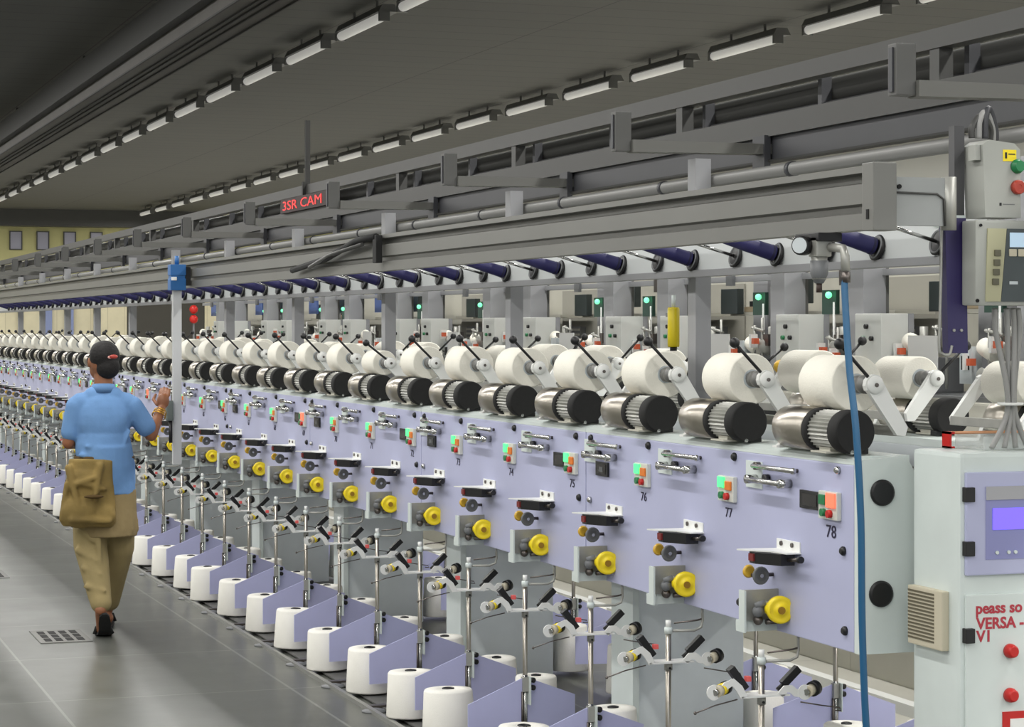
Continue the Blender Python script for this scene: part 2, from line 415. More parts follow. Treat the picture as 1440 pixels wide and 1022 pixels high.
def section(k):
    near = 'nearest the control cabinet' if k == 0 else nth(k + 1) + ' from the control cabinet'
    t = thing('winding_section', 'lilac-fronted winding machine section with three winding heads, ' + near, 'machine', (XF, Y0 + SEC * k, 0), group='sections of the winding machine')
    for nm in ('front_panel', 'top_ledge', 'rear_panel', 'rear_ledge', 'centre_channel'): obj(nm, MESH[nm], t)
    if k > 0: obj('pedestal', MESH['pedestal'], t); obj('column', MESH['column'], t)
    for j in range(3):
        h = 3 * k + j; L = (0, P * j, 0)
        gp = obj('yarn_guide', MESH['guide_plate'], t, L)
        obj('guide_bar', MESH['upper_guide_bar'], gp); obj('guide_bar', MESH['lower_guide_bar'], gp)
        ib = obj('indicator_box', MESH['indicator_box'], t, L)
        red = h in (0, 9, 15, 16)
        if red: ib['label'] = 'indicator box with its red lamp lit'
        obj('run_lamp', MESH['run_lamp_off' if red else 'run_lamp_green'], ib); obj('stop_lamp', MESH['stop_lamp_lit' if red else 'stop_lamp'], ib)
        obj('green_button', MESH['green_button'], ib); obj('red_button', MESH['red_button'], ib)
        if h < 16:
            n = str(78 - h)
            if n not in NUMS: NUMS[n] = text_mesh(n, .05 if h == 0 else .042, INK)
            o = obj('number', NUMS[n], t, (-.001, P * j + .135, 1.028), FACE_AISLE)
            o.scale = (1.25, 1, 1)
        if j == 0: obj('display', MESH['display_wide'], t, L)
        if j == 2: obj('display', MESH['display_square'], t, L)
        if j == 1 and False: pass
        sbk = obj('sensor_bracket', MESH['sensor_bracket'], t, L)
        obj('yarn_sensor', MESH['yarn_sensor'], sbk); obj('sensor_end', MESH['sensor_end'], sbk); obj('probe', MESH['probe'], sbk)
        pu = obj('pulley', MESH['pulley'], t, L); obj('amber_disc', MESH['amber_disc'], pu)
        tb = obj('tension_bracket', MESH['tension_bracket'], t, L)
        obj('tension_block', MESH['tension_block'], tb); obj('tension_disc', MESH['tension_disc'], tb); obj('disc_hub', MESH['disc_hub'], tb)
        obj('cap_bolt', MESH['steel_bolt' if h == 0 else 'cap_bolt'], t, (0, P * j + .09, 1.203))
        obj('cap_bolt', MESH['cap_bolt'], t, (0, P * j + .05, .765))
    obj('cap_bolt', MESH['cap_bolt'], t, (0, .06, .983)); obj('cap_bolt', MESH['cap_bolt'], t, (0, SEC - .06, 1.203)); obj('cap_bolt', MESH['steel_bolt'], t, (0, SEC - .05, .983))
    return t
for k in range(NSEC): section(k)

# end cover of the machine
t = thing('end_cover', 'pale end cover with two black round caps beside the control cabinet', 'machine cover', (XF, Y0, 0))
ec = MB().prism([(0, .71), (0, 1.236), (.12, 1.246), (.15, 1.235), (.17, 1.20), (.17, .71)], 'xz', -.03, 0, PALE)
obj('cover_plate', ec, t)
obj('round_cap', MB().lathe([(0, 0), (.036, 0), (.036, .006), (.03, .009), (0, .009)], BLACK, (.068, -.03, 1.148), (0, -1, 0), 28), t)
obj('round_cap', MB().lathe([(0, 0), (.036, 0), (.036, .006), (.03, .009), (0, .009)], BLACK, (.064, -.03, .873), (0, -1, 0), 28), t)

# ------------------------------------------------------------------ drive motors, packages, cradles
DZ, DX, PVX, LARM = 1.31, 2.90, 3.05, .155
def motor_parts(sx):
    r = {}
    r['drum'] = MB().lathe([(0, .40), (.0605, .40), (.0625, .397), (.0625, .21), (0, .21)], STEEL, (0, 0, 0), (0, 1, 0), 32)
    r['flange'] = MB().lathe([(0, .21), (.0615, .21), (.0622, .205), (.0622, .188), (.058, .182), (0, .182)], BLACKM, (0, 0, 0), (0, 1, 0), 30)
    r['motor_body'] = MB().lathe([(0, .182), (.0575, .182), (.0575, .05), (0, .05)], ALU, (0, 0, 0), (0, 1, 0), 60, 30, .006)
    r['end_cap'] = MB().lathe([(0, .055), (.0605, .055), (.0612, .05), (.0612, .006), (.057, 0), (0, 0)], BLACKM, (0, 0, 0), (0, 1, 0), 36)
    r['foot'] = MB().bb(-.035, .035, .085, .15, -.062, -.045, BEIGE, .002).bb(-.055, .045, .07, .165, -.0612, -.056, BEIGE, .002)
    r['terminal_block'] = MB().bb(.0, .05, .02, .06, -.0612, -.045, BLACK, .003).cyl((-.01, .03, -.055), (-.01, .0, -.055), .006, CHROME, 8)
    r['bearing_plate'] = MB().prism([(-.045, -.0612), (.07, -.0612), (.055, -.02), (.01, -.02)], 'xz', .405, .425, WHITEP).bb(-.045, .06, .40, .43, -.0612, -.055, WHITEP)
    if sx < 0:
        for m in r.values(): m.mirror_x()
    return r
def cradle_parts(sx):
    a = LARM; r = {}
    # reference pose: hub up at the given offset from the pivot (pivot is the thing's origin)
    hx, hz = -.0875, .128
    d = Vector((hx, 0, hz)).normalized(); nrm = Vector((d.z, 0, -d.x))
    def arm(y0, y1, w0, w1):
        q0, q1 = Vector((0, 0, 0)), Vector((hx, 0, hz))
        poly = [q0 + nrm * w0, q1 + nrm * w1 * .9]
        for k in range(7):
            an = k / 6 * PI
            poly.append(q1 + nrm * w1 * math.cos(an) + d * w1 * math.sin(an))
        poly += [q1 - nrm * w1 * .9, q0 - nrm * w0, q0 - d * w0 * .8]
        return MB().prism([(p.x, p.z) for p in poly], 'xz', y0, y1, WHITEP)
    r['near_arm'] = arm(.0, .018, .020, .029)
    r['far_arm'] = arm(.40, .418, .016, .022)
    r['hub'] = MB().lathe([(0, 0), (.024, 0), (.024, .012), (.018, .016), (.018, .026), (.026, .03), (.026, .05), (.021, .054), (.021, .066), (.025, .07), (.025, .080), (0, .080)], mat('hub_grey', (128, 128, 126), .45, metal=.3), (hx, .018, hz), (0, 1, 0), 20)
    r['hub_cap'] = MB().lathe([(0, 0), (.007, 0), (.024, .002), (.026, .010), (0, .010)], WHITEP, (hx, -.010, hz), (0, 1, 0), 20)
    r['screw'] = MB().cyl((hx, -.009, hz), (hx, -.013, hz), .006, DSTEEL, 8)
    r['shaft'] = MB().cyl((hx, .09, hz), (hx, .41, hz), .012, DSTEEL, 12)
    lx0, lz0 = hx - .025, hz + .02; lx1, lz1 = hx - .105, hz + .112
    r['lever'] = MB().cyl((lx0 + .02, .008, lz0 - .01), (lx1, .008, lz1), .0052, BLACK, 8)
    r['lever_knob'] = MB().sphere((lx1, .008, lz1), .0165, BLACK, 14)
    r['pivot_block'] = MB().bb(-.02, .02, .018, .40, -.014, .014, ALU, .002)
    if sx < 0:
        for m in r.values(): m.mirror_x()
    return r
def pkg_meshes(r):
    h = .208
    prof = [(.0295, 0), (r - .004, 0), (r, .004), (r, h - .004), (r - .004, h), (.0295, h), (.0295, 0)]
    core = [(.016, -.004), (.029, -.004), (.029, h + .004), (.016, h + .004), (.016, -.004)]
    return MB().lathe(prof, YARN, (0, 0, 0), (0, 1, 0), 40).mesh('yarn_body'), MB().lathe(core, GREYP, (0, 0, 0), (0, 1, 0), 20).mesh('core_tube')
def hub_pos(r):
    R = r + .0625 + .0015; a = (R * R - LARM * LARM + .15 ** 2) / .3; h = math.sqrt(R * R - a * a)
    return a - .15, h               # relative to the pivot
REF = math.atan2(.128, -.0875)
PK = {}
def pk(r):
    if r not in PK: PK[r] = pkg_meshes(r)
    return PK[r]
def proto(name, cat, parts, group, kids=None):
    t = thing(name, 'x', cat, group=group); made = {}
    for nm, mb in parts.items():
        par = made[kids[nm]] if kids and nm in kids else t
        made[nm] = obj(nm.replace('near_arm', 'arm').replace('far_arm', 'arm'), mb, par)
    return t
RF = [.080, .079, .079, .078, .078, .078, .075, .060, .078, .078, .079, .077, .078, .079, .077, .076, .078, .079]
RB = [.066, .07, .078, .06, .074, .079, .079, .072, .066, .076, .078]
mf = proto('drive_motor', 'motor', motor_parts(1), 'front row of drum motors', {'terminal_block': 'foot'})
mr = proto('drive_motor', 'motor', motor_parts(-1), 'rear row of drum motors', {'terminal_block': 'foot'})
kc = {'hub_cap': 'near_arm', 'screw': 'near_arm', 'lever_knob': 'lever'}
cf = proto('package_cradle', 'cradle', cradle_parts(1), 'front row of package cradles', kc)
cr = proto('package_cradle', 'cradle', cradle_parts(-1), 'rear row of package cradles', kc)
def place(pr, i, loc, label, rot=(0, 0, 0)):
    if i == 0: pr.location = loc; pr.rotation_euler = rot; pr['label'] = label
    else: dup(pr, loc, label, rot)
def package(r, loc, label, group):
    t = thing('yarn_package', label, 'yarn package', loc, group=group); a, b = pk(r)
    obj('yarn', a, t); obj('core_tube', b, t)
FROMCAB = ' from the control cabinet'
for i in range(NH):
    y = Y0 + P * i
    place(mf, i, (DX, y + .03, DZ), nth(i + 1) + ' steel drum with ribbed motor and black cap' + FROMCAB + ', front row')
    r = RF[i] if i < len(RF) else random.choice((.076, .078, .079))
    hx, hz = hub_pos(r)
    rot = -(math.atan2(hz, hx) - REF)
    place(cf, i, (PVX, y + .04, DZ), nth(i + 1) + ' white package cradle with black-knobbed lever' + FROMCAB + ', front row', (0, rot, 0))
    package(r, (PVX + hx, y + .145, DZ + hz), nth(i + 1) + ' white yarn package' + FROMCAB + ', front row resting on steel drum', 'front row of yarn packages')
for i in range(NH):
    y = Y0 + P * i + .17
    if i == 0: y0b = y
    place(mr, i, (6.6 - DX, y + .03, DZ), nth(i + 1) + ' dark drum motor' + FROMCAB + ', rear row', )
    r = RB[i % len(RB)]
    hx, hz = hub_pos(r); rot = (math.atan2(hz, hx) - REF)
    place(cr, i, (6.6 - PVX, y + .04, DZ), nth(i + 1) + ' package cradle with black-knobbed lever' + FROMCAB + ', rear row', (0, rot, 0))
    package(r, (6.6 - PVX - hx, y + .145, DZ + hz), nth(i + 1) + ' off-white yarn package' + FROMCAB + ', rear row', 'rear row of yarn packages')

# ------------------------------------------------------------------ yarn stands, dividers and supply cones
XS = 2.786; YS = 5.848
sp = {}
sp['rod'] = MB().cyl((0, 0, .015), (0, 0, .642), .009, STEEL, 14).cyl((0, 0, .30), (0, 0, .025), .0095, CHROME, 14)
sp['top_guide'] = MB().cyl((0, 0, .630), (0, 0, .650), .013, PALE, 12).tube([(0, 0, .638), (.09, .0, .636), (.113, .0, .645), (.118, .0, .665), (.117, .0, .69), (.117, .0, .706)], .0045, ALU, 8).tube([(.02, .0, .662), (.1, .0, .668), (.118, 0, .672)], .003, DSTEEL, 6).cyl((0, 0, .650), (0, 0, .672), .009, WHITEP, 10)
def ring_plate(cx, cz, path, wid):
    mb = MB()
    n = len(path); L = []; R = []
    for k, (x, z) in enumerate(path):
        x0, z0 = path[max(k - 1, 0)]; x1, z1 = path[min(k + 1, n - 1)]
        l = math.hypot(x1 - x0, z1 - z0); nx, nz = -(z1 - z0) / l, (x1 - x0) / l
        L.append((x + nx * wid, z + nz * wid)); R.append((x - nx * wid, z - nz * wid))
    for k in range(n - 1):
        mb.prism([L[k], L[k + 1], R[k + 1], R[k]], 'xz', -.034, -.030, WHITEP)
    mb.lathe([(0, 0), (.022, 0), (.022, .005), (0, .005)], WHITEP, (cx, -.030, cz), (0, -1, 0), 18)
    return mb
sp['tension_plate'] = MB().prism([(-.078, -.034), (-.06, .03), (.065, .03), (.075, -.034)], 'xy', .540, .545, WHITEP).cyl((0, 0, .515), (0, 0, .54), .013, ALU, 12).cyl((.0, -.012, .522), (0, -.016, .522), .004, BLACK, 8)
sp['left_guide'] = ring_plate(-.164, .562, [(-.07, .543), (-.085, .570), (-.105, .588), (-.125, .580), (-.142, .562), (-.164, .556)], .011)
sp['right_guide'] = ring_plate(.122, .548, [(.045, .543), (.06, .560), (.078, .560), (.092, .548), (.122, .542)], .011)
def roller(c, cols):
    mb = MB(); d = Vector((.84, .52, .16)).normalized(); p = Vector(c); a = 0
    for (m, r, l) in cols:
        mb.lathe([(0, a), (r, a), (r, a + l), (0, a + l)], m, p, d, 16); a += l
    return mb
sp['left_roller'] = roller((-.164, -.040, .562), [(CHROME, .009, .010), (CREAM, .016, .018), (YELLOW, .017, .018), (BLACK, .019, .016)])
sp['right_roller'] = roller((.122, -.040, .548), [(CHROME, .009, .010), (CREAM, .016, .022), (BLACK, .022, .022)])
def rbox(p0, p1, wx, wy, m):
    p0, p1 = Vector(p0), Vector(p1); d = p1 - p0
    q = Vector((0, 0, 1)).rotation_difference(d.normalized()).to_matrix()
    return MB().box((p0 + p1) / 2, (wx, wy, d.length), m, .002, q)
sp['left_sensor'] = rbox((-.062, -.02, .566), (-.108, -.02, .628), .022, .026, BLACK)
sp['right_sensor'] = rbox((.062, -.01, .570), (.112, -.01, .615), .022, .022, BLACK).cyl((.045, -.01, .556), (.07, -.01, .576), .006, BLACK, 8)
sp['sensor_lamp'] = MB().bb(-.062, -.047, -.034, -.014, .587, .602, LED_RED, .002)
sp['feeler_wire'] = MB().tube([(-.09, -.03, .538), (-.16, -.035, .526), (-.225, -.04, .508)], .002, DSTEEL, 6).sphere((-.225, -.04, .508), .005, DSTEEL, 8).tube([(.11, -.03, .520), (.18, -.03, .506), (.235, -.03, .497), (.24, -.03, .488), (.22, -.03, .490)], .0022, DSTEEL, 6)
dv = MB()
dv.prism([(-.012, .075), (-.012, .288), (-.235, .205), (-.235, .075)], 'xz', -.002, .002, LILAC_D)
sp['left_divider'] = dv
dv = MB()
dv.prism([(.012, .075), (.012, .288), (.235, .205), (.235, .075)], 'xz', -.002, .002, LILAC_D)
sp['right_divider'] = dv
sp['clamp'] = MB().bb(-.013, .013, -.014, .012, .238, .292, ALU, .002).bb(.010, .014, -.03, .0, .19, .294, PALE).cyl((-.012, -.006, .08), (-.012, -.006, .238), .005, DSTEEL, 8)
sp['clamp_knob'] = MB().lathe([(0, 0), (.010, 0), (.010, .012), (.006, .014), (0, .014)], BLACK, (.026, -.004, .280), (.3, -1, 0), 12).lathe([(0, 0), (.010, 0), (.010, .012), (.006, .014), (0, .014)], BLACK, (.026, -.004, .252), (.3, -1, 0), 12)
t = thing('yarn_stand', 'x', 'yarn stand', group='yarn guide stands before the machine')
made = {}
kid = {'left_roller': 'left_guide', 'right_roller': 'right_guide', 'sensor_lamp': 'left_sensor', 'clamp_knob': 'clamp'}
for nm, mb in sp.items():
    nm2 = nm.replace('left_', '').replace('right_', '')
    nm2 = {'guide': 'guide_arm', 'divider': 'divider_panel'}.get(nm2, nm2)
    made[nm] = obj(nm2, mb, made[kid[nm]] if nm in kid else t)
for nm, a in (('left_divider', .12), ('right_divider', .30)): made[nm].rotation_euler = (0, 0, a)
NS = 33
for i in range(NS):
    place(t, i, (XS, YS + P * i, 0), nth(i + 1) + ' yarn stand' + FROMCAB + ': steel rod, lilac dividers, white guide plate')
# the end stand: rod and dividers only
te = thing('end_stand', 'steel rod with lilac dividers at the machine end, behind the blue hose', 'yarn stand', (XS - .015, YS - P + .03, 0))
obj('rod', MB().cyl((0, 0, .0), (0, 0, .72), .007, STEEL, 12).cyl((0, 0, .27), (0, 0, .02), .0105, CHROME, 12), te)
for nm, a in (('left_divider', .12), ('right_divider', .45)): obj('divider_panel', made[nm].data, te, rot=(0, 0, a))

# supply cones
cone_a = MB().lathe([(0, 0), (.099, 0), (.101, .006), (.092, .172), (.087, .180), (.034, .183), (.030, .178), (0, .178)], CONE, n=36).mesh('yarn_body')
cone_h = MB().lathe([(0, .174), (.022, .174), (.024, .184), (.018, .186), (.016, .176), (0, .176)], BLACK, n=16).mesh('paper_tube')
cone_b = MB().lathe([(0, 0), (.095, 0), (.097, .006), (.088, .222), (.083, .228), (.032, .23), (.028, .226), (0, .226)], CONE, n=32).mesh('yarn_body')
cone_bh = MB().lathe([(0, .222), (.020, .222), (.022, .232), (.016, .234), (.014, .224), (0, .224)], BLACK, n=16).mesh('paper_tube')
base_m = MB().lathe([(0, 0), (.05, 0), (.05, .012), (.07, .014), (.07, .02), (0, .02)], GREYD, n=18).mesh('cone_base')
CX = {'front': 2.60, 'back': 2.965, 'far': 3.66}
def cone(loc, label, group, tall=False, sc=1., tilt=(0, 0, 0)):
    t = thing('yarn_cone', label, 'yarn cone', loc, tilt, group)
    obj('yarn', cone_b if tall else cone_a, t); obj('paper_tube', cone_bh if tall else cone_h, t)
    t.scale = (sc, sc, sc)
JIT = [-.06, -.05, -.02, -.06, .09, -.09, -.10, -.10]
for i in range(NS):
    y = YS + P * i - .44 + (JIT[i] if i < len(JIT) else random.uniform(-.10, -.02))
    cone((CX['front'] + random.uniform(-.012, .012), y, .022), nth(i + 1) + ' white supply cone' + FROMCAB + ', aisle row in front of the rods', 'aisle row of supply cones', False, random.uniform(.97, 1.04), (random.uniform(-.03, .03), random.uniform(-.03, .03), 0))
    if i < 30:
        cone((CX['back'] + random.uniform(-.012, .012), y + (.05 if i else .14), .022), nth(i + 1) + ' white supply cone' + FROMCAB + ', inner row behind the rods', 'inner row of supply cones', True, random.uniform(.90, .96), (random.uniform(-.03, .03), random.uniform(-.03, .03), 0))
# rear side of the creel, seen through the gaps between the pedestals
tq = thing('yarn_stand', 'x', 'yarn stand', group='yarn stands on the rear side of the machine')
for nm, m_ in (('rod', made['rod'].data), ('clamp', made['clamp'].data)): obj(nm, m_, tq)
obj('clamp_knob', made['clamp_knob'].data, [c for c in tq.children if c.name.startswith('clamp')][0])
obj('divider_panel', made['left_divider'].data, tq, rot=(0, 0, -.2)); obj('divider_panel', made['right_divider'].data, tq, rot=(0, 0, -.1))
obj('tension_plate', made['tension_plate'].data, tq)
for i in range(13):
    place(tq, i, (6.6 - XS, YS + P * i + .17, 0), nth(i + 1) + ' yarn stand' + FROMCAB + ', on the far side behind the pedestals')
    cone((3.635 + random.uniform(-.01, .01), YS + P * i + .17 + .24, .022), nth(i + 1) + ' white cone' + FROMCAB + ', far side, between pedestals and rear rods', 'far side inner row of supply cones', True, .9)
    cone((6.6 - CX['front'] + random.uniform(-.01, .01), YS + P * i + .17 + .30, .022), nth(i + 1) + ' white cone' + FROMCAB + ', far side, beyond the rear rods', 'far side outer row of supply cones', False, 1.)
# base bars of the creel on the floor
t = thing('creel_base', 'low metal floor rail with crossbars and round feet under the yarn cones', 'rail', (2.49, Y0, 0))
obj('floor_rail', MB().bb(-.008, .012, -.6, 24.5, 0, .018, mat('rail_metal', (150, 150, 146), .4, metal=.5)), t)
cb = MB().bb(.012, .56, -.02, .02, .0, .02, DSTEEL).mesh('crossbar')
ft = MB().lathe([(0, 0), (.055, 0), (.055, .006), (.02, .014), (0, .014)], GREYD, n=18).mesh('foot')
for i in range(NS): obj('crossbar', cb, t, (0, P * i + .17, 0))
for i in range(0, NS): obj('foot', ft, t, (.02, P * i + .12, .018 if False else .0))
tr = MB().bb(.06, .54, -.09, 23.5, .006, .012, mat('tray_grey', (92, 92, 90), .6, noise=.15))
obj('tray', tr, t)

# ------------------------------------------------------------------ tube board over the machine
t = thing('tube_board', 'long white board under the overhead rail carrying pegs for spare tubes', 'board', (3.225, 5.35, 0))
obj('board_panel', MB().bb(0, .012, 0, 26.6, 1.80, 1.99, mat('board_white', (214, 218, 218), .45)), t)
obj('lower_channel', MB().bb(-.015, .03, 0, 27, 1.775, 1.80, GREYC, .003), t)
pg = MB().lathe([(0, 0), (.036, 0), (.040, .006), (.040, .012), (.030, .014), (.012, .016), (0, .016)], BLACK, (0, 0, 0), (-1, 0, .28), 22).lathe([(.030, .014), (.034, .018), (.036, .014)], GREYD, (0, 0, 0), (-1, 0, .28), 22).mesh('peg_disc')
rd = MB().cyl((-.012, 0, .003), (-.168, 0, .047), .0055, CHROME, 8).sphere((-.17, 0, .048), .008, CHROME, 8).mesh('peg_rod')
NT = 34
for i in range(NT):
    y = 5.955 - 5.35 + P * i
    o = obj('peg', pg, t, (0, y, 1.833)); obj('peg_rod', rd, o)
    o = obj('peg', pg, t, (0, y - P / 2 - .02, 1.837)); obj('peg_rod', rd, o)
tbm = MB().lathe([(.010, 0), (.026, 0), (.0265, .004), (.021, .22), (.019, .222), (.017, .236), (.010, .236), (.010, 0)], BLUETUBE, (0, 0, 0), (-1, 0, .29), 22).mesh('tube_body')
tbr = MB().lathe([(.0268, .006), (.0275, .010), (.0265, .014)], mat('navy_dark', (34, 32, 66), .45), (0, 0, 0), (-1, 0, .29), 22).mesh('tube_rim')
for i in range(NT):
    if i in (): continue
    t2 = thing('spare_tube', nth(i + 1) + ' navy blue spare tube' + FROMCAB + ', on the white board', 'tube', (3.225 - .020, 5.955 + P * i, 1.839), (0, 0, 0), 'navy spare tubes on the board')
    obj('tube', tbm, t2); obj('rim', tbr, t2)

# ------------------------------------------------------------------ overhead rail and frames
XB = 2.75
t = thing('overhead_rail', 'long grey grooved overhead rail running above the yarn packages', 'rail', (XB, 5.10, 0))
pr = [(0, 1.850), (0, 1.892), (.018, 1.896), (.018, 1.912), (0, 1.917), (0, 1.968), (.03, 1.974), (.03, 1.993), (-.006, 1.996), (-.006, 2.013), (.05, 2.013), (.05, 1.850)]
obj('beam', MB().prism(pr, 'xz', 0, 27, BEAM), t)
obj('end_plate', MB().bb(-.012, .055, -.012, .05, 1.845, 2.02, BEAM, .003).bb(-.014, -.012, .012, .025, 1.875, 1.90, DRK), t)
# black strut with cable on the rail
t = thing('rail_strut', 'black bent strut with hose clamped on the overhead rail', 'strut', (XB - .012, 9.70, 1.885))
obj('strut', MB().bb(-.03, 0, -.03, .03, .0, .125, BLACKM, .004), t)
obj('brace', MB().tube([(-.02, 0, .118), (-.02, .35, .11), (-.02, .9, .045), (-.02, 1.6, .005)], .016, BLACKM, 8), t)
obj('brace', MB().tube([(-.03, .2, .09), (-.03, .8, .06), (-.03, 1.2, .01)], .01, FRAME, 8), t)
# end bracket between rail and control box
t = thing('end_bracket', 'pale sheet metal bracket with rounded post at the rail end', 'bracket', (2.808, 5.12, 1.86))
obj('plate', MB().prism([(.0, .0), (.0, .125), (.16, .125), (.16, .0)], 'xz', 0, .02, BRKT).tube([(.0, -.003, .085), (.13, -.003, .083), (.15, -.003, .07), (.153, -.003, .0)], .003, FRAME, 6), t)
obj('post', MB().cyl((.172, .01, -.01), (.172, .01, .128), .020, ALU, 20), t)
obj('bracket_screw', MB().cyl((.02, 0, .10), (.02, -.006, .10), .006, DRK, 8), t)

t = thing('overhead_gantry', 'long grey ladder-like frame with side arms above the winding machine', 'frame', (2.99, 3.0, 0))
obj('lower_rail', MB().bb(.61, .67, 0, 32, 2.298, 2.381, FRAME), t)
obj('upper_rail', MB().bb(.61, .67, 0, 32, 2.484, 2.547, FRAME), t)
ARMM = mat('arm_grey', (104, 104, 100), .5)
po = MB().bb(-.03, .03, -.024, .024, 2.225, 2.366, mat('post_block', (84, 84, 82), .5), .003).bb(-.036, -.03, -.010, .010, 2.235, 2.355, FRAMEB).mesh('post')
ar = MB().prism([(.03, 2.222), (.03, 2.266), (.61, 2.264), (.61, 2.228)], 'xz', -.04, .03, ARMM).mesh('arm')
br = MB().bb(.54, .565, -.05, .05, 2.17, 2.295, FRAMEB).mesh('arm_bracket')
lk = MB().bb(.615, .665, -.03, .03, 2.381, 2.484, FRAME).mesh('rail_link')
for k in range(14):
    y = 5.395 - 3.0 + SEC * k
    obj('post', po, t, (0, y, 0)); a = obj('arm', ar, t, (0, y, 0)); obj('arm_bracket', br, a); obj('rail_link', lk, t, (0, y + .9, 0))
clampm = MB().bb(.70, .74, -.015, .015, 2.37, 2.50, FRAMEB).mesh('pipe_clip')
for k in range(28): obj('pipe_clip', clampm, t, (0, 1.2 + 1.02 * k, 0))
pp = obj('pipe', MB().cyl((.80, 0, 2.455), (.80, 32, 2.455), .055, mat('pipe_dark', (74, 74, 72), .5), 16), t)
obj('cable', MB().cyl((.73, 0, 2.405), (.73, 32, 2.405), .009, BLACK, 8).cyl((.76, 0, 2.398), (.76, 32, 2.398), .009, BLACK, 8), pp)
obj('side_beam', MB().bb(.575, .605, 1, 30, 2.205, 2.29, FRAMEB).bb(.555, .605, 1, 30, 2.29, 2.297, FRAME).bb(.555, .605, 1, 30, 2.197, 2.205, DUCTD), t, label='flat blue-grey beam')
t = thing('air_pipe', 'shiny grey air pipe with joint rings running behind the overhead rail', 'pipe', (3.36, 5.0, 2.13))
obj('pipe', MB().cyl((0, 0, 0), (0, 28, 0), .023, mat('pipe_grey', (136, 136, 134), .35, metal=.1), 16), t)
rg = MB().cyl((0, 0, 0), (0, .025, 0), .027, FRAMEB, 14).mesh('joint_ring')
for k in range(24): obj('joint_ring', rg, t, (0, .7 + 1.1 * k, 0))
# travelling post hanging from the rail
t = thing('hanging_post', 'grey vertical post hung from the overhead rail by the worker, with blue box', 'post', (2.66, 14.2, 0))
obj('post', MB().bb(-.028, .028, -.02, .02, .72, 1.86, mat('post_grey', (190, 192, 194), .4), .004), t)
bx = MB().bb(-.05, .05, -.05, .05, 1.925, 1.995, BLUEBOX, .005).bb(-.05, .05, -.05, .05, 1.83, 1.905, BLUEBOX, .005).bb(-.045, .045, -.045, .045, 1.9, 1.93, BLUEBOX)
obj('blue_box', bx, t); obj('box_clip', MB().bb(-.045, -.01, -.054, -.045, 1.893, 1.915, WHITEP), t)
obj('hook', MB().cyl((0, 0, 1.99), (0, 0, 2.05), .014, BLUEBOX, 10).bb(.05, .082, -.04, .04, 1.86, 1.98, BLACK, .004), t)
t2 = obj('handle', MB().bb(-.075, -.03, -.05, 0, 1.00, 1.13, mat('handle_grey', (96, 104, 100), .5), .01), t)
obj('grip', MB().cyl((-.045, -.03, .86), (-.045, -.03, 1.0), .012, BLACK, 8), t2)
# air regulator and blue hose
RX, RY = 2.72, 5.36
t = thing('air_regulator', 'grey air regulator with gauge hanging under the near rail end', 'regulator', (RX, RY, 1.86))
obj('mount', MB().bb(-.02, .05, -.04, .10, -.035, -.0115, BLACK, .003), t)
obj('body', MB().bb(-.02, .025, -.03, .02, -.075, -.02, ALU, .005).cyl((0, -.005, -.075), (0, -.005, -.135), .022, ALU, 16, .019), t)
obj('bowl', MB().lathe([(0, -.148), (.012, -.145), (.02, -.13), (.024, -.12), (.024, -.085), (0, -.085)], GREYD, (0, -.005, 0)), t)
obj('drain', MB().cyl((0, -.005, -.17), (0, -.005, -.145), .008, mat('dark_brown', (58, 44, 38), .6), 10), t)
g = obj('gauge', MB().lathe([(0, 0), (.026, 0), (.026, .028), (.023, .032), (0, .032)], BLACK, (-.03, .02, -.045), (-.75, -.6, 0), 20), t)
obj('dial', MB().lathe([(0, .033), (.021, .033), (.021, .0335), (0, .0335)], GREYP, (-.03, .02, -.045), (-.75, -.6, 0), 20), g)
obj('elbow', MB().tube([(.02, -.03, -.05), (.035, -.075, -.055), (.035, -.085, -.075), (.035, -.088, -.115)], .012, ALU, 10), t)
hose = [(2.755, 5.272, 1.738), (2.75, 5.268, 1.70), (2.738, 5.22, 1.50), (2.732, 5.17, 1.33), (2.730, 5.14, 1.10), (2.728, 5.13, .85), (2.730, 5.12, .65), (2.738, 5.11, .45), (2.745, 5.10, .2), (2.75, 5.09, .012)]
t = thing('air_hose', 'blue air hose hanging from the regulator in front of the end cover', 'hose', (0, 0, 0))
def smooth(pts, n=6):
    out = []; P4 = [Vector(p) for p in pts]
    for k in range(len(P4) - 1):
        a, b, c, d = P4[max(k - 1, 0)], P4[k], P4[k + 1], P4[min(k + 2, len(P4) - 1)]
        for j in range(n):
            s = j / n
            out.append(.5 * ((2 * b) + (c - a) * s + (2 * a - 5 * b + 4 * c - d) * s * s + (3 * b - a - 3 * c + d) * s ** 3))
    out.append(P4[-1]); return out
obj('hose', MB().tube(smooth(hose), .0095, BLUE, 10), t)
obj('fitting', MB().cyl((2.755, 5.272, 1.715), (2.755, 5.272, 1.7435), .013, DSTEEL, 10), t)

# ------------------------------------------------------------------ control cabinet
CXL, CYF = 2.996, 5.10
t = thing('control_cabinet', 'pale grey control cabinet with lilac window door and red buttons', 'cabinet', (CXL, CYF, 0))
obj('body', MB().bb(0, .62, 0, .245, 0, 1.272, PALE, .012), t)
d1 = obj('upper_door', MB().bb(.012, .6, -.012, 0, .955, 1.222, LILAC, .004), t, label='lilac door with window')
obj('window_pane', MB().bb(.068, .55, -.0135, -.012, .995, 1.185, mat('window_tint', (140, 142, 190), .15), .0).bb(.068, .55, -.016, -.0135, 1.15, 1.185, mat('window_top', (168, 168, 172), .2)), d1)
obj('screen', MB().bb(.088, .30, -.016, -.0135, 1.072, 1.128, LCD_V), d1)
kk = MB()
for x in (.10, .135, .155): kk.cyl((x, -.0135, 1.013), (x, -.018, 1.013), .005, PALE, 8)
obj('key', kk, d1)
d2 = obj('lower_door', MB().bb(.012, .6, -.008, 0, .02, .905, PALE, .003), t)
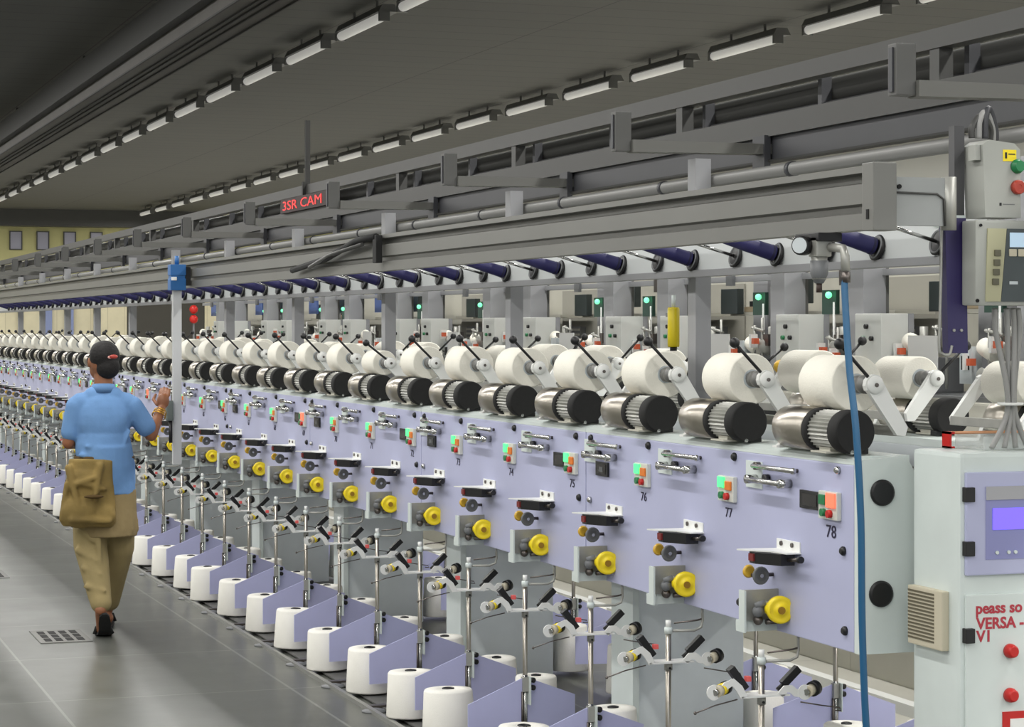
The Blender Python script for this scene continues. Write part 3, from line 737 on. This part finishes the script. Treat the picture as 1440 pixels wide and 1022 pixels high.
for s, z in (('peass so', .868), ('VERSA -', .828), ('V1', .795)):
    m_ = text_mesh(s, .041, REDT, bold=.0011)
    xs = [v.co.x for v in m_.vertices]; x0 = min(xs)
    obj('lettering', m_, d2, (.042 - x0, -.0085, z), FACE_CAM)
for z in (.755, .64):
    b_ = obj('red_button', MB().lathe([(0, 0), (.019, 0), (.019, .008), (.016, .02), (.012, .024), (0, .024)], RED, (.142, -.008, z), (0, -1, 0), 24), d2)
sg = MB().bb(.12, .30, -.0105, -.008, .36, .597, RED)
sg.bb(.142, .28, -.012, -.0105, .38, .578, WHITEP)
obj('warning_plate', sg, d2)
for z in (1.165, 1.025, .80):
    obj('hinge', MB().bb(.006, .032, -.022, .0, z - .019, z + .019, BLACK, .002), t)
vt = MB().bb(-.022, 0, .055, .235, .752, .908, CREAM, .004)
obj('vent', vt, t)
vs = MB()
for k in range(14): vs.bb(-.0235, -.022, .095, .232, .768 + k * .0096, .773 + k * .0096, mat('vent_slot', (96, 90, 72), .7))
o = [c for c in t.children if c.name.startswith('vent')][0]
obj('vent_slot', vs, o)
# tray on top of the cabinet
t = thing('acrylic_tray', 'clear shallow tray with orange rim lying on the control cabinet', 'tray', (CXL + .10, CYF + .08, 1.274))
tr = MB().bb(.02, .5, .0, .15, 0, .004, GLASS).bb(.02, .5, 0, .004, .004, .035, GLASS).bb(.02, .5, .146, .15, .004, .035, GLASS).bb(.496, .5, .004, .146, .004, .035, GLASS)
obj('tray', tr, t)
obj('rim_rod', MB().cyl((-.02, .13, .04), (.5, .13, .04), .004, COPPER, 8), t); obj('end_clip', MB().bb(-.026, -.02, .10, .14, 0, .044, RED).bb(-.026, -.01, .10, .14, .038, .044, RED).bb(-.026, -.01, .10, .14, 0, .005, RED), t)

# purple post with monitor and switch box
t = thing('monitor_post', 'dark purple flat post standing upright left of the operator display', 'post', (2.995, 5.174, 1.53))
obj('post', MB().prism([(.0, .355), (.062, .355), (.068, .0), (.01, .0)], 'xz', 0, .03, PURPLE).bb(.0, .06, 0, .03, .355, .362, PALE), t)
obj('guard_wire', MB().tube(smooth([(-.004, .01, .35), (-.008, .01, .15), (-.012, .01, .02), (-.004, .01, .0), (.012, .0, -.004), (.02, .0, .02)]), .004, ALU, 6), t)
obj('screw', MB().cyl((.025, 0, .06), (.025, -.004, .06), .004, ALU, 8).cyl((.047, 0, .06), (.047, -.004, .06), .004, ALU, 8), t)
obj('upright', MB().bb(.045, .075, .03, .06, .355, .60, mat('dark_upright', (74, 74, 76), .5)).bb(.0, .075, .03, .06, .33, .355, PALE), t)
t = thing('operator_display', 'grey operator display with pale screen and cream key strip', 'display', (3.042, 5.10, 1.655))
obj('housing', MB().bb(0, .30, 0, .07, 0, .222, BOXG, .006), t)
obj('key_strip', MB().prism([(.028, .01), (.034, .2), (.090, .2), (.072, .01)], 'xz', -.004, 0, mat('strip_cream', (176, 174, 142), .5)), t)
obj('face_plate', MB().prism([(.073, .01), (.091, .2), (.29, .2), (.29, .01)], 'xz', -.004, 0, mat('display_face', (66, 74, 76), .4)), t)
obj('screen', MB().bb(.099, .26, -.006, -.004, .152, .19, LCD_W), t)
for k in range(4): obj('key', MB().bb(.052 - k * .002, .071 - k * .002, -.009, -.004, .128 - k * .025, .145 - k * .025, mat('key_dark', (96, 94, 76), .5), .002), t)
for k in range(5): obj('key', MB().bb(.096 + k * .027, .118 + k * .027, -.008, -.004, .128, .147, CREAM, .002), t)
obj('emblem', MB().bb(.098, .123, -.0045, -.004, .055, .063, GREYP), t)
obj('corner_screw', MB().cyl((.014, 0, .208), (.014, -.004, .208), .004, DRK, 8).cyl((.004, 0, .012), (.004, -.004, .012), .005, DRK, 8), t)
t = thing('switch_box', 'grey switch box with green and red buttons above the operator display', 'control box', (3.075, 5.12, 1.885))
obj('housing', MB().prism([(.008, .0), (.0, .19), (.02, .203), (.095, .195), (.112, .18), (.114, .0)], 'xz', 0, .10, BOXG).bb(-.014, -.001, .01, .05, .15, .19, BOXG), t)
obj('warning_label', MB().bb(.060, .100, -.001, 0, .148, .178, YELLOW).bb(.066, .072, -.0015, -.001, .155, .171, BLACK).bb(.076, .096, -.0015, -.001, .165, .168, BLACK), t, label='yellow warning label')
obj('green_button', MB().lathe([(0, 0), (.019, 0), (.019, .006), (.015, .008), (.014, .02), (0, .02)], GREENB, (.102, 0, .135), (0, -1, 0), 20), t)
obj('red_button', MB().lathe([(0, 0), (.019, 0), (.019, .012), (.016, .016), (.007, .016), (.006, .014), (0, .014)], mat('red_orange', (170, 60, 44), .45), (.102, 0, .08), (0, -1, 0), 20), t)
obj('emblem', MB().bb(.05, .056, -.001, 0, .031, .039, BLACK).bb(.06, .095, -.001, 0, .034, .036, GREYD), t)
t = thing('cable_loop', 'dark grey cables looping over the top of the switch box', 'cables', (3.12, 5.17, 2.08))
for k in range(3):
    obj('cable', MB().tube(smooth([(-.030 + .02 * k, .03, .018), (-.028 + .02 * k, .03, .05 + .012 * k), (.005 + .012 * k, .04, .078 + .01 * k), (.04 + .006 * k, .05, .05), (.045 + .008 * k, .06, .018)]), .009, [FRAME, CABLE, FRAMEB][k], 8), t)
# conduit bundle below the display
t = thing('conduit_bundle', 'grey conduits tied together rising from cabinet top to display', 'cables', (3.16, 5.135, 1.281))
for k, (x0, x1) in enumerate(((-.02, -.0), (.015, .012), (.035, .02), (.05, .03))):
    obj('conduit', MB().tube(smooth([(x1 - .05 + .03 * k, .006 * k, 0), (x1, .01, .08), (x1 - .004, .012 * (k % 2), .16), (x0 - .01, .01, .30), (x0 - .02, .0, .366)]), .0075, CABLE, 8), t)
obj('cable_tie', MB().cyl((.012, .008, .112), (.012, .008, .119), .034, WHITEP, 14), t)

# ------------------------------------------------------------------ hanging LED sign
t = thing('led_sign', 'red-lettered LED sign mounted in the opening of the overhead frame', 'sign', (3.575, 14.6, 2.425))
obj('case', MB().bb(.0, .02, -.66, .62, -.045, .05, mat('sign_case', (46, 22, 22), .6)), t)
lt = obj('lettering', text_mesh('3SR CAM', .085, SIGNRED), t, (-.002, 0, .0), FACE_AISLE); lt.scale = (3.3, 1.05, 1)
obj('mast', MB().bb(.02, .05, -.03, .0, .125, .55, DUCTD).bb(.0, .02, -.03, .0, .05, .14, DUCTD), t)
# ------------------------------------------------------------------ drain grates on the floor
def grate(loc, label, rot):
    t = thing('floor_grate', label, 'grate', loc, rot)
    obj('plate', MB().bb(-.13, .13, -.24, .24, 0, .004, mat('grate_steel', (112, 112, 108), .5, metal=.4)), t)
    s = MB()
    for i in range(4):
        for j in range(3): s.bb(-.10 + .055 * i, -.065 + .055 * i, -.19 + .135 * j, -.085 + .135 * j, .004, .0055, DRK)
    obj('slot', s, t)
grate((1.585, 11.69, 0), 'slotted steel drain grate in the floor left of the walking worker', (0, 0, 0))
grate((1.52, 14.75, 0), 'slotted drain grate in the floor at the left frame edge', (0, 0, 0))

# ------------------------------------------------------------------ machine in the next aisle
XM = 5.0
struct('trim_9', MB().bb(4.54, 4.60, 3, 46, 0, .05, WHITEP))
def bay(k):
    """one bay of the grey machine seen through the gap"""
    t = thing('neighbour_machine_bay', nth(k + 1) + ' bay from the right of the grey machine in the next aisle', 'machine', (XM, 7.0 + 2.33 * k, 0), group='bays of the machine in the next aisle')
    return t
BM = {}
BM['rear_panel'] = MB().bb(.55, .60, 0, 2.33, .0, 2.15, BEIGE).bb(.54, .55, .2, .9, 1.5, 1.85, mat('panel_patch_grey', (150, 148, 138), .6)).mesh('rear_panel')  # greyer raised patch on the beige panel
BM['lower_cover'] = MB().bb(-.1, .5, 0.0, 2.33, .0, 1.28, BEIGE, .01).bb(-.105, -.1, .05, 2.28, .75, .78, GREYD).mesh('lower_cover')
BM['column'] = MB().bb(0, .12, .04, .20, 0, 2.3, GREYC, .004).bb(.12, .135, .04, .2, 0, 2.3, mat('column_edge', (98, 98, 96), .6)).mesh('column')
BM['wide_column'] = MB().bb(.22, .32, 0, .18, 0, 2.3, GREYC, .004).mesh('column')
BM['box'] = MB().bb(-.04, .1, -.0, .25, 1.42, 1.66, mat('box_white', (206, 208, 204), .45), .004).bb(.1, .13, 0, .25, 1.42, 1.66, GREYC).mesh('control_box')
BM['btn'] = MB().cyl((-.04, .13, 1.60), (-.055, .13, 1.60), .011, BLACK, 8).cyl((-.04, .16, 1.545), (-.055, .16, 1.545), .011, GREENB, 8).cyl((-.04, .08, 1.545), (-.055, .08, 1.545), .011, BLACK, 8).mesh('button')
BM['shelf'] = MB().bb(-.05, .5, .3, 2.1, 1.28, 1.30, GREYD).bb(.3, .52, .3, 2.2, 1.66, 1.68, BEIGE).mesh('shelf')
BM['lamp_stalk'] = MB().cyl((.1, 0, 1.3), (.1, 0, 1.72), .007, WHITEP, 8).bb(.10, .12, -.02, .13, 1.66, 1.78, mat('lamp_case', (40, 74, 62), .5)).mesh('lamp_stalk')
BM['lamp'] = MB().sphere((.08, .02, 1.755), .017, mat('green_beacon', (130, 255, 190), .4, emit=(120, 255, 180), estr=1.3), 10).mesh('green_lamp')
BM['head'] = MB().bb(.05, .25, 0, .18, 1.30, 1.46, GREYD, .01).sphere((.05, .05, 1.5), .05, ALU, 10).cyl((.0, .1, 1.38), (-.06, .1, 1.4), .03, ALU, 10).cyl((.1, .1, 1.46), (.1, .1, 1.6), .02, ALU, 8).bb(.02, .12, -.02, .05, 1.5, 1.56, DSTEEL).mesh('winding_unit')
BM['monitor'] = MB().bb(.25, .29, 0, .22, 1.72, 1.86, mat('dark_screen', (52, 60, 60), .3), .004).mesh('dark_panel')
BM['paper'] = MB().bb(-.01, -.005, 0, .26, 1.36, 1.56, mat('paper_white', (206, 206, 204), .7)).mesh('paper_sheet')
BM['amber'] = MB().sphere((-.03, 0, 1.40), .035, AMBER, 10).mesh('amber_knob')
BM['case'] = MB().bb(.02, .1, 0, .11, 1.42, 1.62, mat('pink_light', (232, 190, 178), .5), .004).bb(.0, .02, 0, .11, 1.50, 1.53, DSTEEL).mesh('signal_strip')
BM['crate'] = MB().bb(.3, .42, 0, .13, 1.68, 1.71, mat('tan_box', (168, 152, 124), .6), .004).bb(.31, .41, .02, .08, 1.71, 1.74, DRK).mesh('tan_box')
BM['spool'] = MB().lathe([(0, 0), (.045, 0), (.04, .12), (0, .12)], YARN, (.05, 0, 1.48), (0, 1, .3), 16).mesh('spool')
BM['clip'] = MB().bb(-.03, .0, 0, .03, 1.47, 1.50, mat('orange_red', (206, 96, 62), .5)).bb(-.02, .02, .06, .08, 1.45, 1.52, WHITEP).mesh('yarn_clip')
BM['rods'] = MB().cyl((.02, 0, 1.3), (.02, 0, 1.62), .008, ALU, 6).cyl((.02, .09, 1.3), (.02, .09, 1.58), .008, ALU, 6).cyl((.02, -.02, 1.55), (.02, .12, 1.57), .008, ALU, 6).bb(.0, .05, .2, .3, 1.34, 1.5, GREYP).bb(-.005, .0, .22, .28, 1.40, 1.46, DRK).mesh('guide_rods')
BM['slats'] = MB().bb(.50, .54, 0, .26, 1.42, 1.60, GREYD)
for q in range(5): BM['slats'].bb(.49, .50, .01, .25, 1.435 + .034 * q, 1.45 + .034 * q, BEIGE)
BM['slats'] = BM['slats'].mesh('slatted_panel')
BM['top_rail'] = MB().bb(.1, .14, 0, 2.33, 1.84, 1.87, GREYC).bb(.08, .1, .4, .46, 1.80, 1.92, DSTEEL).bb(.08, .1, 1.7, 1.78, 1.82, 1.90, GREYD).mesh('top_rail')
BM['blue'] = MB().bb(.18, .20, 0, .30, 1.72, 1.93, mat('blue_panel', (92, 116, 176), .5)).mesh('blue_panel')
for k in range(8):
    t = bay(k); rnd = random.Random(k * 3 + 1)
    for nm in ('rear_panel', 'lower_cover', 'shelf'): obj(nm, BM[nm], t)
    for y in (0.02, .86):
        obj('column', BM['column'], t, (0, y, 0)); b = obj('control_box', BM['box'], t, (-.03, y - .26 + .0, 0)) if y > .5 or True else None
        obj('button', BM['btn'], b)
        obj('amber_knob', BM['amber'], t, (-.06, y - .1, 0))
    obj('column', BM['wide_column'], t, (0, 1.55, 0))
    for y in (.55, 1.35):
        l = obj('lamp_stalk', BM['lamp_stalk'], t, (0, y, 0)); obj('green_lamp', BM['lamp'], l)
    for y in (.35, 1.15, 1.9): obj('winding_unit', BM['head'], t, (0, y, 0))
    obj('dark_panel', BM['monitor'], t, (0, 1.2 + rnd.uniform(-.1, .1), 0)); obj('dark_panel', BM['monitor'], t, (0, 2.0, -.05))
    obj('paper_sheet', BM['paper'], t, (0, 1.62 + rnd.uniform(-.1, .1), 0))
    if k >= 4:
        for y in (1.30, 1.92): obj('blue_panel', BM['blue'], t, (0, y, 0))
    for y in (.30, .47, 1.15, 1.42, 1.95):
        obj('yarn_clip', BM['clip'], t, (0, y + rnd.uniform(-.05, .05), rnd.uniform(-.04, .06)))
    for y in (.38, 1.22, 1.68): obj('guide_rods', BM['rods'], t, (0, y + rnd.uniform(-.04, .04), rnd.uniform(-.03, .03)))
    for y in (.42, 1.12, 1.95): obj('slatted_panel', BM['slats'], t, (0, y + rnd.uniform(-.05, .05), 0))
    obj('spool', BM['spool'], t, (0, 1.28, 0)); obj('spool', BM['spool'], t, (0, 1.93, .02))
    obj('top_rail', BM['top_rail'], t)
    obj('signal_strip', BM['case'], t, (0, .76, 0)); obj('tan_box', BM['crate'], t, (0, 1.9 + rnd.uniform(-.2, .1), 0))
t = thing('yellow_cylinder', 'yellow vertical cylinder clipped to a grey machine column behind the yarn packages', 'cylinder', (3.245, 7.555, 1.525))
obj('cylinder', MB().lathe([(0, 0), (.020, 0), (.022, .004), (.022, .14), (.019, .145), (0, .145)], mat('yellow_dark', (206, 186, 20), .4), n=18), t)
obj('cap', MB().cyl((0, 0, -.014), (0, 0, 0), .013, BLACK, 12), t)
obj('clip', MB().bb(-.006, .02, .015, .06, .11, .125, GREYD).cyl((0, 0, .145), (0, 0, .19), .008, PALE, 8), t)
t = thing('red_fixture', 'red double fitting hanging in the dark doorway at the far wall', 'lamp', (8.87, 45.5, 1.75))
obj('lamp', MB().sphere((0, 0, .0), .09, RED, 10).sphere((0, 0, .2), .09, RED, 10), t); obj('stem', MB().cyl((0, 0, -1.75), (0, 0, -.08), .02, GREYD, 6), t)  # red fitting: two plain balls on a stem, no light source

# ------------------------------------------------------------------ the worker
SKIN = mat('brown_skin', (142, 92, 62), .55, noise=.06, nscale=20)
HAIR = mat('black_hair', (14, 11, 11), .75, bump=.5, bscale=60)
SHIRT = mat('blue_shirt', (104, 144, 192), .85, noise=.06, nscale=14, bump=.35, bscale=18)
KHAKI = mat('khaki_trousers', (150, 134, 92), .85, noise=.12, nscale=9, bump=.4, bscale=16)
KHAKI2 = mat('khaki_tunic', (142, 124, 86), .85, noise=.1, nscale=9, bump=.4, bscale=16)
BAGM = mat('brown_khaki_bag', (138, 116, 64), .85, noise=.3, nscale=7, bump=.5, bscale=14)
def capsule(mb, p0, p1, r0, r1, m, n=14, flat=(1, 1)):
    p0, p1 = Vector(p0), Vector(p1); h = (p1 - p0).length; pr = []
    for k in range(5): a = -PI / 2 + k / 4 * PI / 2; pr.append((max(0, r0 * math.cos(a)) if k else 0, r0 * math.sin(a)))
    for k in range(5): a = k / 4 * PI / 2; pr.append((r1 * math.cos(a) if k < 4 else 0, h + r1 * math.sin(a)))
    mb.lathe(pr, m, p0, p1 - p0, n); return mb
def ell(mb, c, s, m, n=20): return mb.sphere(c, 1, m, n, s)
def organic(name, mb, vox, m, par, smooth_it=6, fac=.5):
    o = obj(name, mb, par)
    rm = o.modifiers.new('blend', 'REMESH'); rm.mode = 'VOXEL'; rm.voxel_size = vox; rm.use_smooth_shade = True
    sm = o.modifiers.new('soft', 'SMOOTH'); sm.factor = fac; sm.iterations = smooth_it
    return o
wk = thing('person', 'person in blue shirt and khaki trousers walking away along the aisle, hand raised', 'person', (1.80, 11.65, 0), (0, 0, -.12))
S = SKIN
b = MB()
# head, neck, face (turned a little to the left)
hd = Vector((0.0, .02, 1.425))
ell(b, hd, (.070, .086, .094), S); ell(b, hd + Vector((-.018, .03, -.05)), (.052, .056, .055), S)
ell(b, hd + Vector((-.045, .085, -.012)), (.013, .018, .016), S, 10)                                  # nose
ell(b, hd + Vector((-.037, .078, -.052)), (.022, .012, .010), S, 10)                                  # mouth
ell(b, hd + Vector((-.028, .067, -.086)), (.024, .02, .017), S, 10)                                    # chin
ell(b, hd + Vector((-.073, .0, -.012)), (.009, .017, .027), S, 10); ell(b, hd + Vector((.071, .012, -.012)), (.009, .017, .027), S, 10)   # ears
capsule(b, (.0, 0, 1.25), (0, .01, 1.37), .052, .046, S)
ell(b, (0, .0, 1.12), (.128, .085, .16), S); ell(b, (0, 0, .93), (.125, .085, .15), S); ell(b, (0, 0, .80), (.14, .10, .10), S)
capsule(b, (-.11, 0, 1.205), (.11, 0, 1.205), .048, .048, S)
# right arm raised, forearm forward and up
RS, RE, RWr = Vector((.148, .0, 1.185)), Vector((.245, .03, 1.035)), Vector((.305, .14, 1.165))
capsule(b, RS, RE, .042, .034, S); capsule(b, RE, RWr, .034, .023, S)
# left arm bent in front
LS, LE, LW = Vector((-.138, .0, 1.185)), Vector((-.178, .01, 1.00)), Vector((-.10, .20, .98))
capsule(b, LS, LE, .042, .033, S); capsule(b, LE, LW, .033, .023, S)
# legs: left leg behind with the heel lifted, right leg swung ahead
capsule(b, (-.065, 0, .80), (-.06, .02, .46), .072, .052, S); capsule(b, (-.06, .02, .46), (-.012, -.13, .17), .048, .032, S)
capsule(b, (.07, 0, .80), (.075, .12, .44), .072, .052, S); capsule(b, (.075, .12, .44), (.030, .34, .09), .048, .032, S)
# left foot: heel up, ball and toes on the floor;  right foot flat in front
capsule(b, (-.018, -.140, .150), (-.008, -.035, .045), .030, .030, S); ell(b, (-.004, .0, .030), (.040, .045, .020), S); capsule(b, (-.014, -.125, .18), (-.020, -.146, .152), .033, .030, S)
capsule(b, (.030, .32, .05), (.032, .46, .03), .034, .026, S); ell(b, (.033, .50, .024), (.038, .045, .018), S)
# hands: palms, five fingers each
def hand(b, wr, d, side, curl):
    d = d.normalized(); up = Vector((0, 0, 1)); sx = d.cross(up).normalized() * side; nn = sx.cross(d).normalized()
    ell(b, wr + d * .045, (.034, .026, .042), S, 12)
    for k, (o, ln) in enumerate(((-.028, .062), (-.010, .072), (.009, .068), (.026, .054))):
        p = wr + d * .075 + sx * o; e = d; rr = .0088
        for s_ in range(3):
            e = (e + Vector((0, .8, -.25)) * curl).normalized()
            q = p + e * ln * (.45, .32, .25)[s_]
            capsule(b, p, q, rr, rr * .92, S, 8); p = q; rr *= .93
    p = wr + d * .025 - sx * .03; q = p - sx * .028 + d * .028 + Vector((0, .02, 0)); capsule(b, p, q, .011, .010, S, 8); capsule(b, q, q + d * .028 + sx * .008 + Vector((0, .012, 0)), .0098, .0085, S, 8)
hand(b, RWr, Vector((.14, .22, .62)), 1, .45); hand(b, LW, Vector((.5, .8, .1)), -1, .4)
body = organic('body', b, .0055, S, wk, 3)
# hair with a low roll and a clip
h = MB()
ell(h, hd + Vector((.006, -.014, .022)), (.079, .085, .082), HAIR); ell(h, hd + Vector((.022, -.050, -.035)), (.062, .050, .062), HAIR); ell(h, hd + Vector((.0, .03, .055)), (.064, .05, .045), HAIR)
hr = organic('hair', h, .006, HAIR, wk, 5)
obj('hair_clip', MB().sphere((.048, -.105, 1.445), .022, mat('clip_red', (170, 62, 52), .4), 12, (1.0, .35, .5)).sphere((.030, -.100, 1.442), .012, mat('clip_pink', (226, 170, 160), .4), 8, (1, .5, .7)), hr)
# shirt
s = MB()
ell(s, (0, .0, 1.12), (.146, .105, .16), SHIRT); ell(s, (.0, -.005, .97), (.146, .105, .16), SHIRT); ell(s, (.012, -.005, .83), (.152, .118, .115), SHIRT)
s.lathe([(0, 0), (.146, 0), (.146, .02), (.143, .15), (.125, .25), (0, .27)], SHIRT, (.020, -.002, .735), (0, 0, 1), 24)
capsule(s, (-.115, 0, 1.205), (.115, 0, 1.205), .055, .055, SHIRT); capsule(s, (-.05, -.005, 1.24), (.05, -.005, 1.24), .052, .052, SHIRT)
capsule(s, RS, RS.lerp(RE, .70), .056, .055, SHIRT); capsule(s, LS, LS.lerp(LE, .70), .056, .052, SHIRT)
for p0, p1, r_ in (((-.09, -.094, .985), (.09, -.098, .965), .008), ((-.12, -.08, .94), (.10, -.105, .90), .013), ((.13, -.055, 1.06), (.09, -.088, .96), .010)):
    capsule(s, p0, p1, r_, r_ * .7, SHIRT, 8)             # drape folds across the back
for v in s.bm.verts:
    v.co.y *= .84 + .16 * min(1, max(0, (v.co.z - .80) / .25))
so = organic('shirt', s, .007, SHIRT, wk, 6)
obj('collar', MB().lathe([(.056, 0), (.064, -.004), (.060, .040), (.054, .043), (.050, .01)], SHIRT, (0, .000, 1.258), (0, .12, 1), 24), so)
# long tunic hem below the shirt
tn = MB(); tn.lathe([(0, 0), (.150, 0), (.148, .03), (.142, .25), (0, .25)], KHAKI2, (.025, -.004, .515), (0, 0, 1), 28)
for k in range(7):
    a_ = PI + PI * (k + .5) / 7; capsule(tn, (.025 + .146 * math.cos(a_), .140 * math.sin(a_), .55), (.025 + .13 * math.cos(a_), .13 * math.sin(a_), .72), .016, .008, KHAKI2, 8)
for v in tn.bm.verts: v.co.y *= .80
organic('tunic', tn, .008, KHAKI2, wk, 4)
# trousers
tr = MB()
ell(tr, (0, 0, .80), (.145, .112, .12), KHAKI)
capsule(tr, (-.068, 0, .78), (-.066, .01, .47), .096, .088, KHAKI); capsule(tr, (-.066, .01, .47), (-.022, -.10, .215), .088, .060, KHAKI)
capsule(tr, (-.022, -.10, .215), (-.016, -.118, .185), .058, .056, KHAKI)
capsule(tr, (.072, 0, .78), (.085, .11, .45), .096, .080, KHAKI); capsule(tr, (.085, .11, .45), (.045, .31, .14), .080, .052, KHAKI)
for p0, p1, r_ in (((-.13, -.06, .45), (-.04, -.10, .40), .02), ((-.10, -.085, .36), (-.02, -.12, .33), .018), ((-.09, -.12, .27), (-.0, -.15, .25), .016), ((-.12, -.06, .56), (-.05, -.09, .50), .018), ((-.03, -.09, .52), (-.02, -.10, .35), .018)):
    capsule(tr, p0, p1, r_, r_ * .7, KHAKI, 8)
organic('trousers', tr, .008, KHAKI, wk, 4)
# bag slung at the back of the left hip
bg = MB()
bg.lathe([(0, 0), (.125, .0), (.145, .03), (.138, .12), (.118, .25), (.112, .345), (0, .345)], BAGM, (-.085, -.105, .575), (.05, .06, 1), 24)
for v in bg.bm.verts: v.co.y = -.125 + (v.co.y + .105) * .42
ell(bg, (-.12, -.160, .655), (.10, .045, .085), BAGM); ell(bg, (.0, -.150, .635), (.06, .045, .06), BAGM); ell(bg, (-.09, -.150, .83), (.09, .03, .05), BAGM)
for p0, p1, r_ in (((-.18, -.16, .88), (-.13, -.19, .68), .022), ((-.02, -.17, .89), (-.05, -.19, .72), .020), ((-.16, -.19, .62), (.02, -.19, .61), .022), ((-.10, -.18, .80), (.0, -.175, .77), .016), ((-.21, -.14, .62), (-.19, -.16, .80), .02), ((-.14, -.185, .80), (-.05, -.185, .83), .016)):
    capsule(bg, p0, p1, r_, r_ * .7, BAGM, 8)
bo = organic('waist_bag', bg, .008, BAGM, wk, 4)
obj('waist_strap', MB().lathe([(.150, 0), (.156, .006), (.156, .022), (.150, .028), (.146, .014)], mat('bag_dark', (84, 64, 30), .9), (.004, 0, .905), (0, 0, 1), 28), bo).scale = (1, .74, 1)
obj('flap', MB().sphere((-.055, -.205, .735), .05, mat('bag_dark', (84, 64, 30), .9), 12, (1, .3, .2)), bo)
# sandals
def sole(st, th):
    mb = MB(); i = mb.mi(BLACKM); rings = []
    for k, (x, y, z, hw) in enumerate(st):
        y0, z0 = st[max(k - 1, 0)][1:3]; y1, z1 = st[min(k + 1, len(st) - 1)][1:3]
        l = math.hypot(y1 - y0, z1 - z0); ny, nz = -(z1 - z0) / l, (y1 - y0) / l
        rings.append([mb.bm.verts.new(p) for p in ((x - hw, y, z), (x + hw, y, z), (x + hw * .94, y + ny * th, z + nz * th), (x - hw * .94, y + ny * th, z + nz * th))])
    for a_, b_ in zip(rings[:-1], rings[1:]):
        for j in range(4): mb.bm.faces.new([a_[j], a_[(j + 1) % 4], b_[(j + 1) % 4], b_[j]])
    mb.bm.faces.new(rings[0][::-1]); mb.bm.faces.new(rings[-1]); return mb
so_ = obj('sandal', sole([(.000, -.178, .132, .012), (.000, -.170, .118, .026), (.002, -.140, .082, .031), (.004, -.100, .040, .030), (.004, -.055, .012, .036), (.0, .0, .002, .043), (-.002, .04, .001, .038), (-.004, .058, .001, .018)], .014), wk)
obj('strap', MB().tube([(-.046, -.02, .012), (-.036, -.02, .045), (-.004, -.015, .062), (.03, -.02, .045), (.046, -.02, .012)], .010, BLACKM, 8), so_)
so2 = obj('sandal', sole([(.028, .270, .001, .014), (.028, .285, .001, .03), (.030, .36, .001, .034), (.032, .47, .001, .043), (.033, .52, .001, .038), (.033, .545, .001, .016)], .014), wk)
obj('strap', MB().tube([(-.012, .47, .012), (.002, .475, .05), (.032, .48, .06), (.065, .475, .05), (.078, .47, .012)], .009, BLACKM, 8), so2)
# bangles on the raised wrist
bz = MB()
for k in range(3):
    p = RWr.lerp(RE, .10 + .08 * k); ax = (RWr - RE).normalized(); r_ = .031 + .002 * k
    bz.lathe([(r_, -.004), (r_ + .004, 0), (r_, .004), (r_ - .003, 0), (r_, -.004)], mat('gold', (196, 150, 60), .3, metal=.8), p, ax, 20)
obj('bangle', bz, wk)
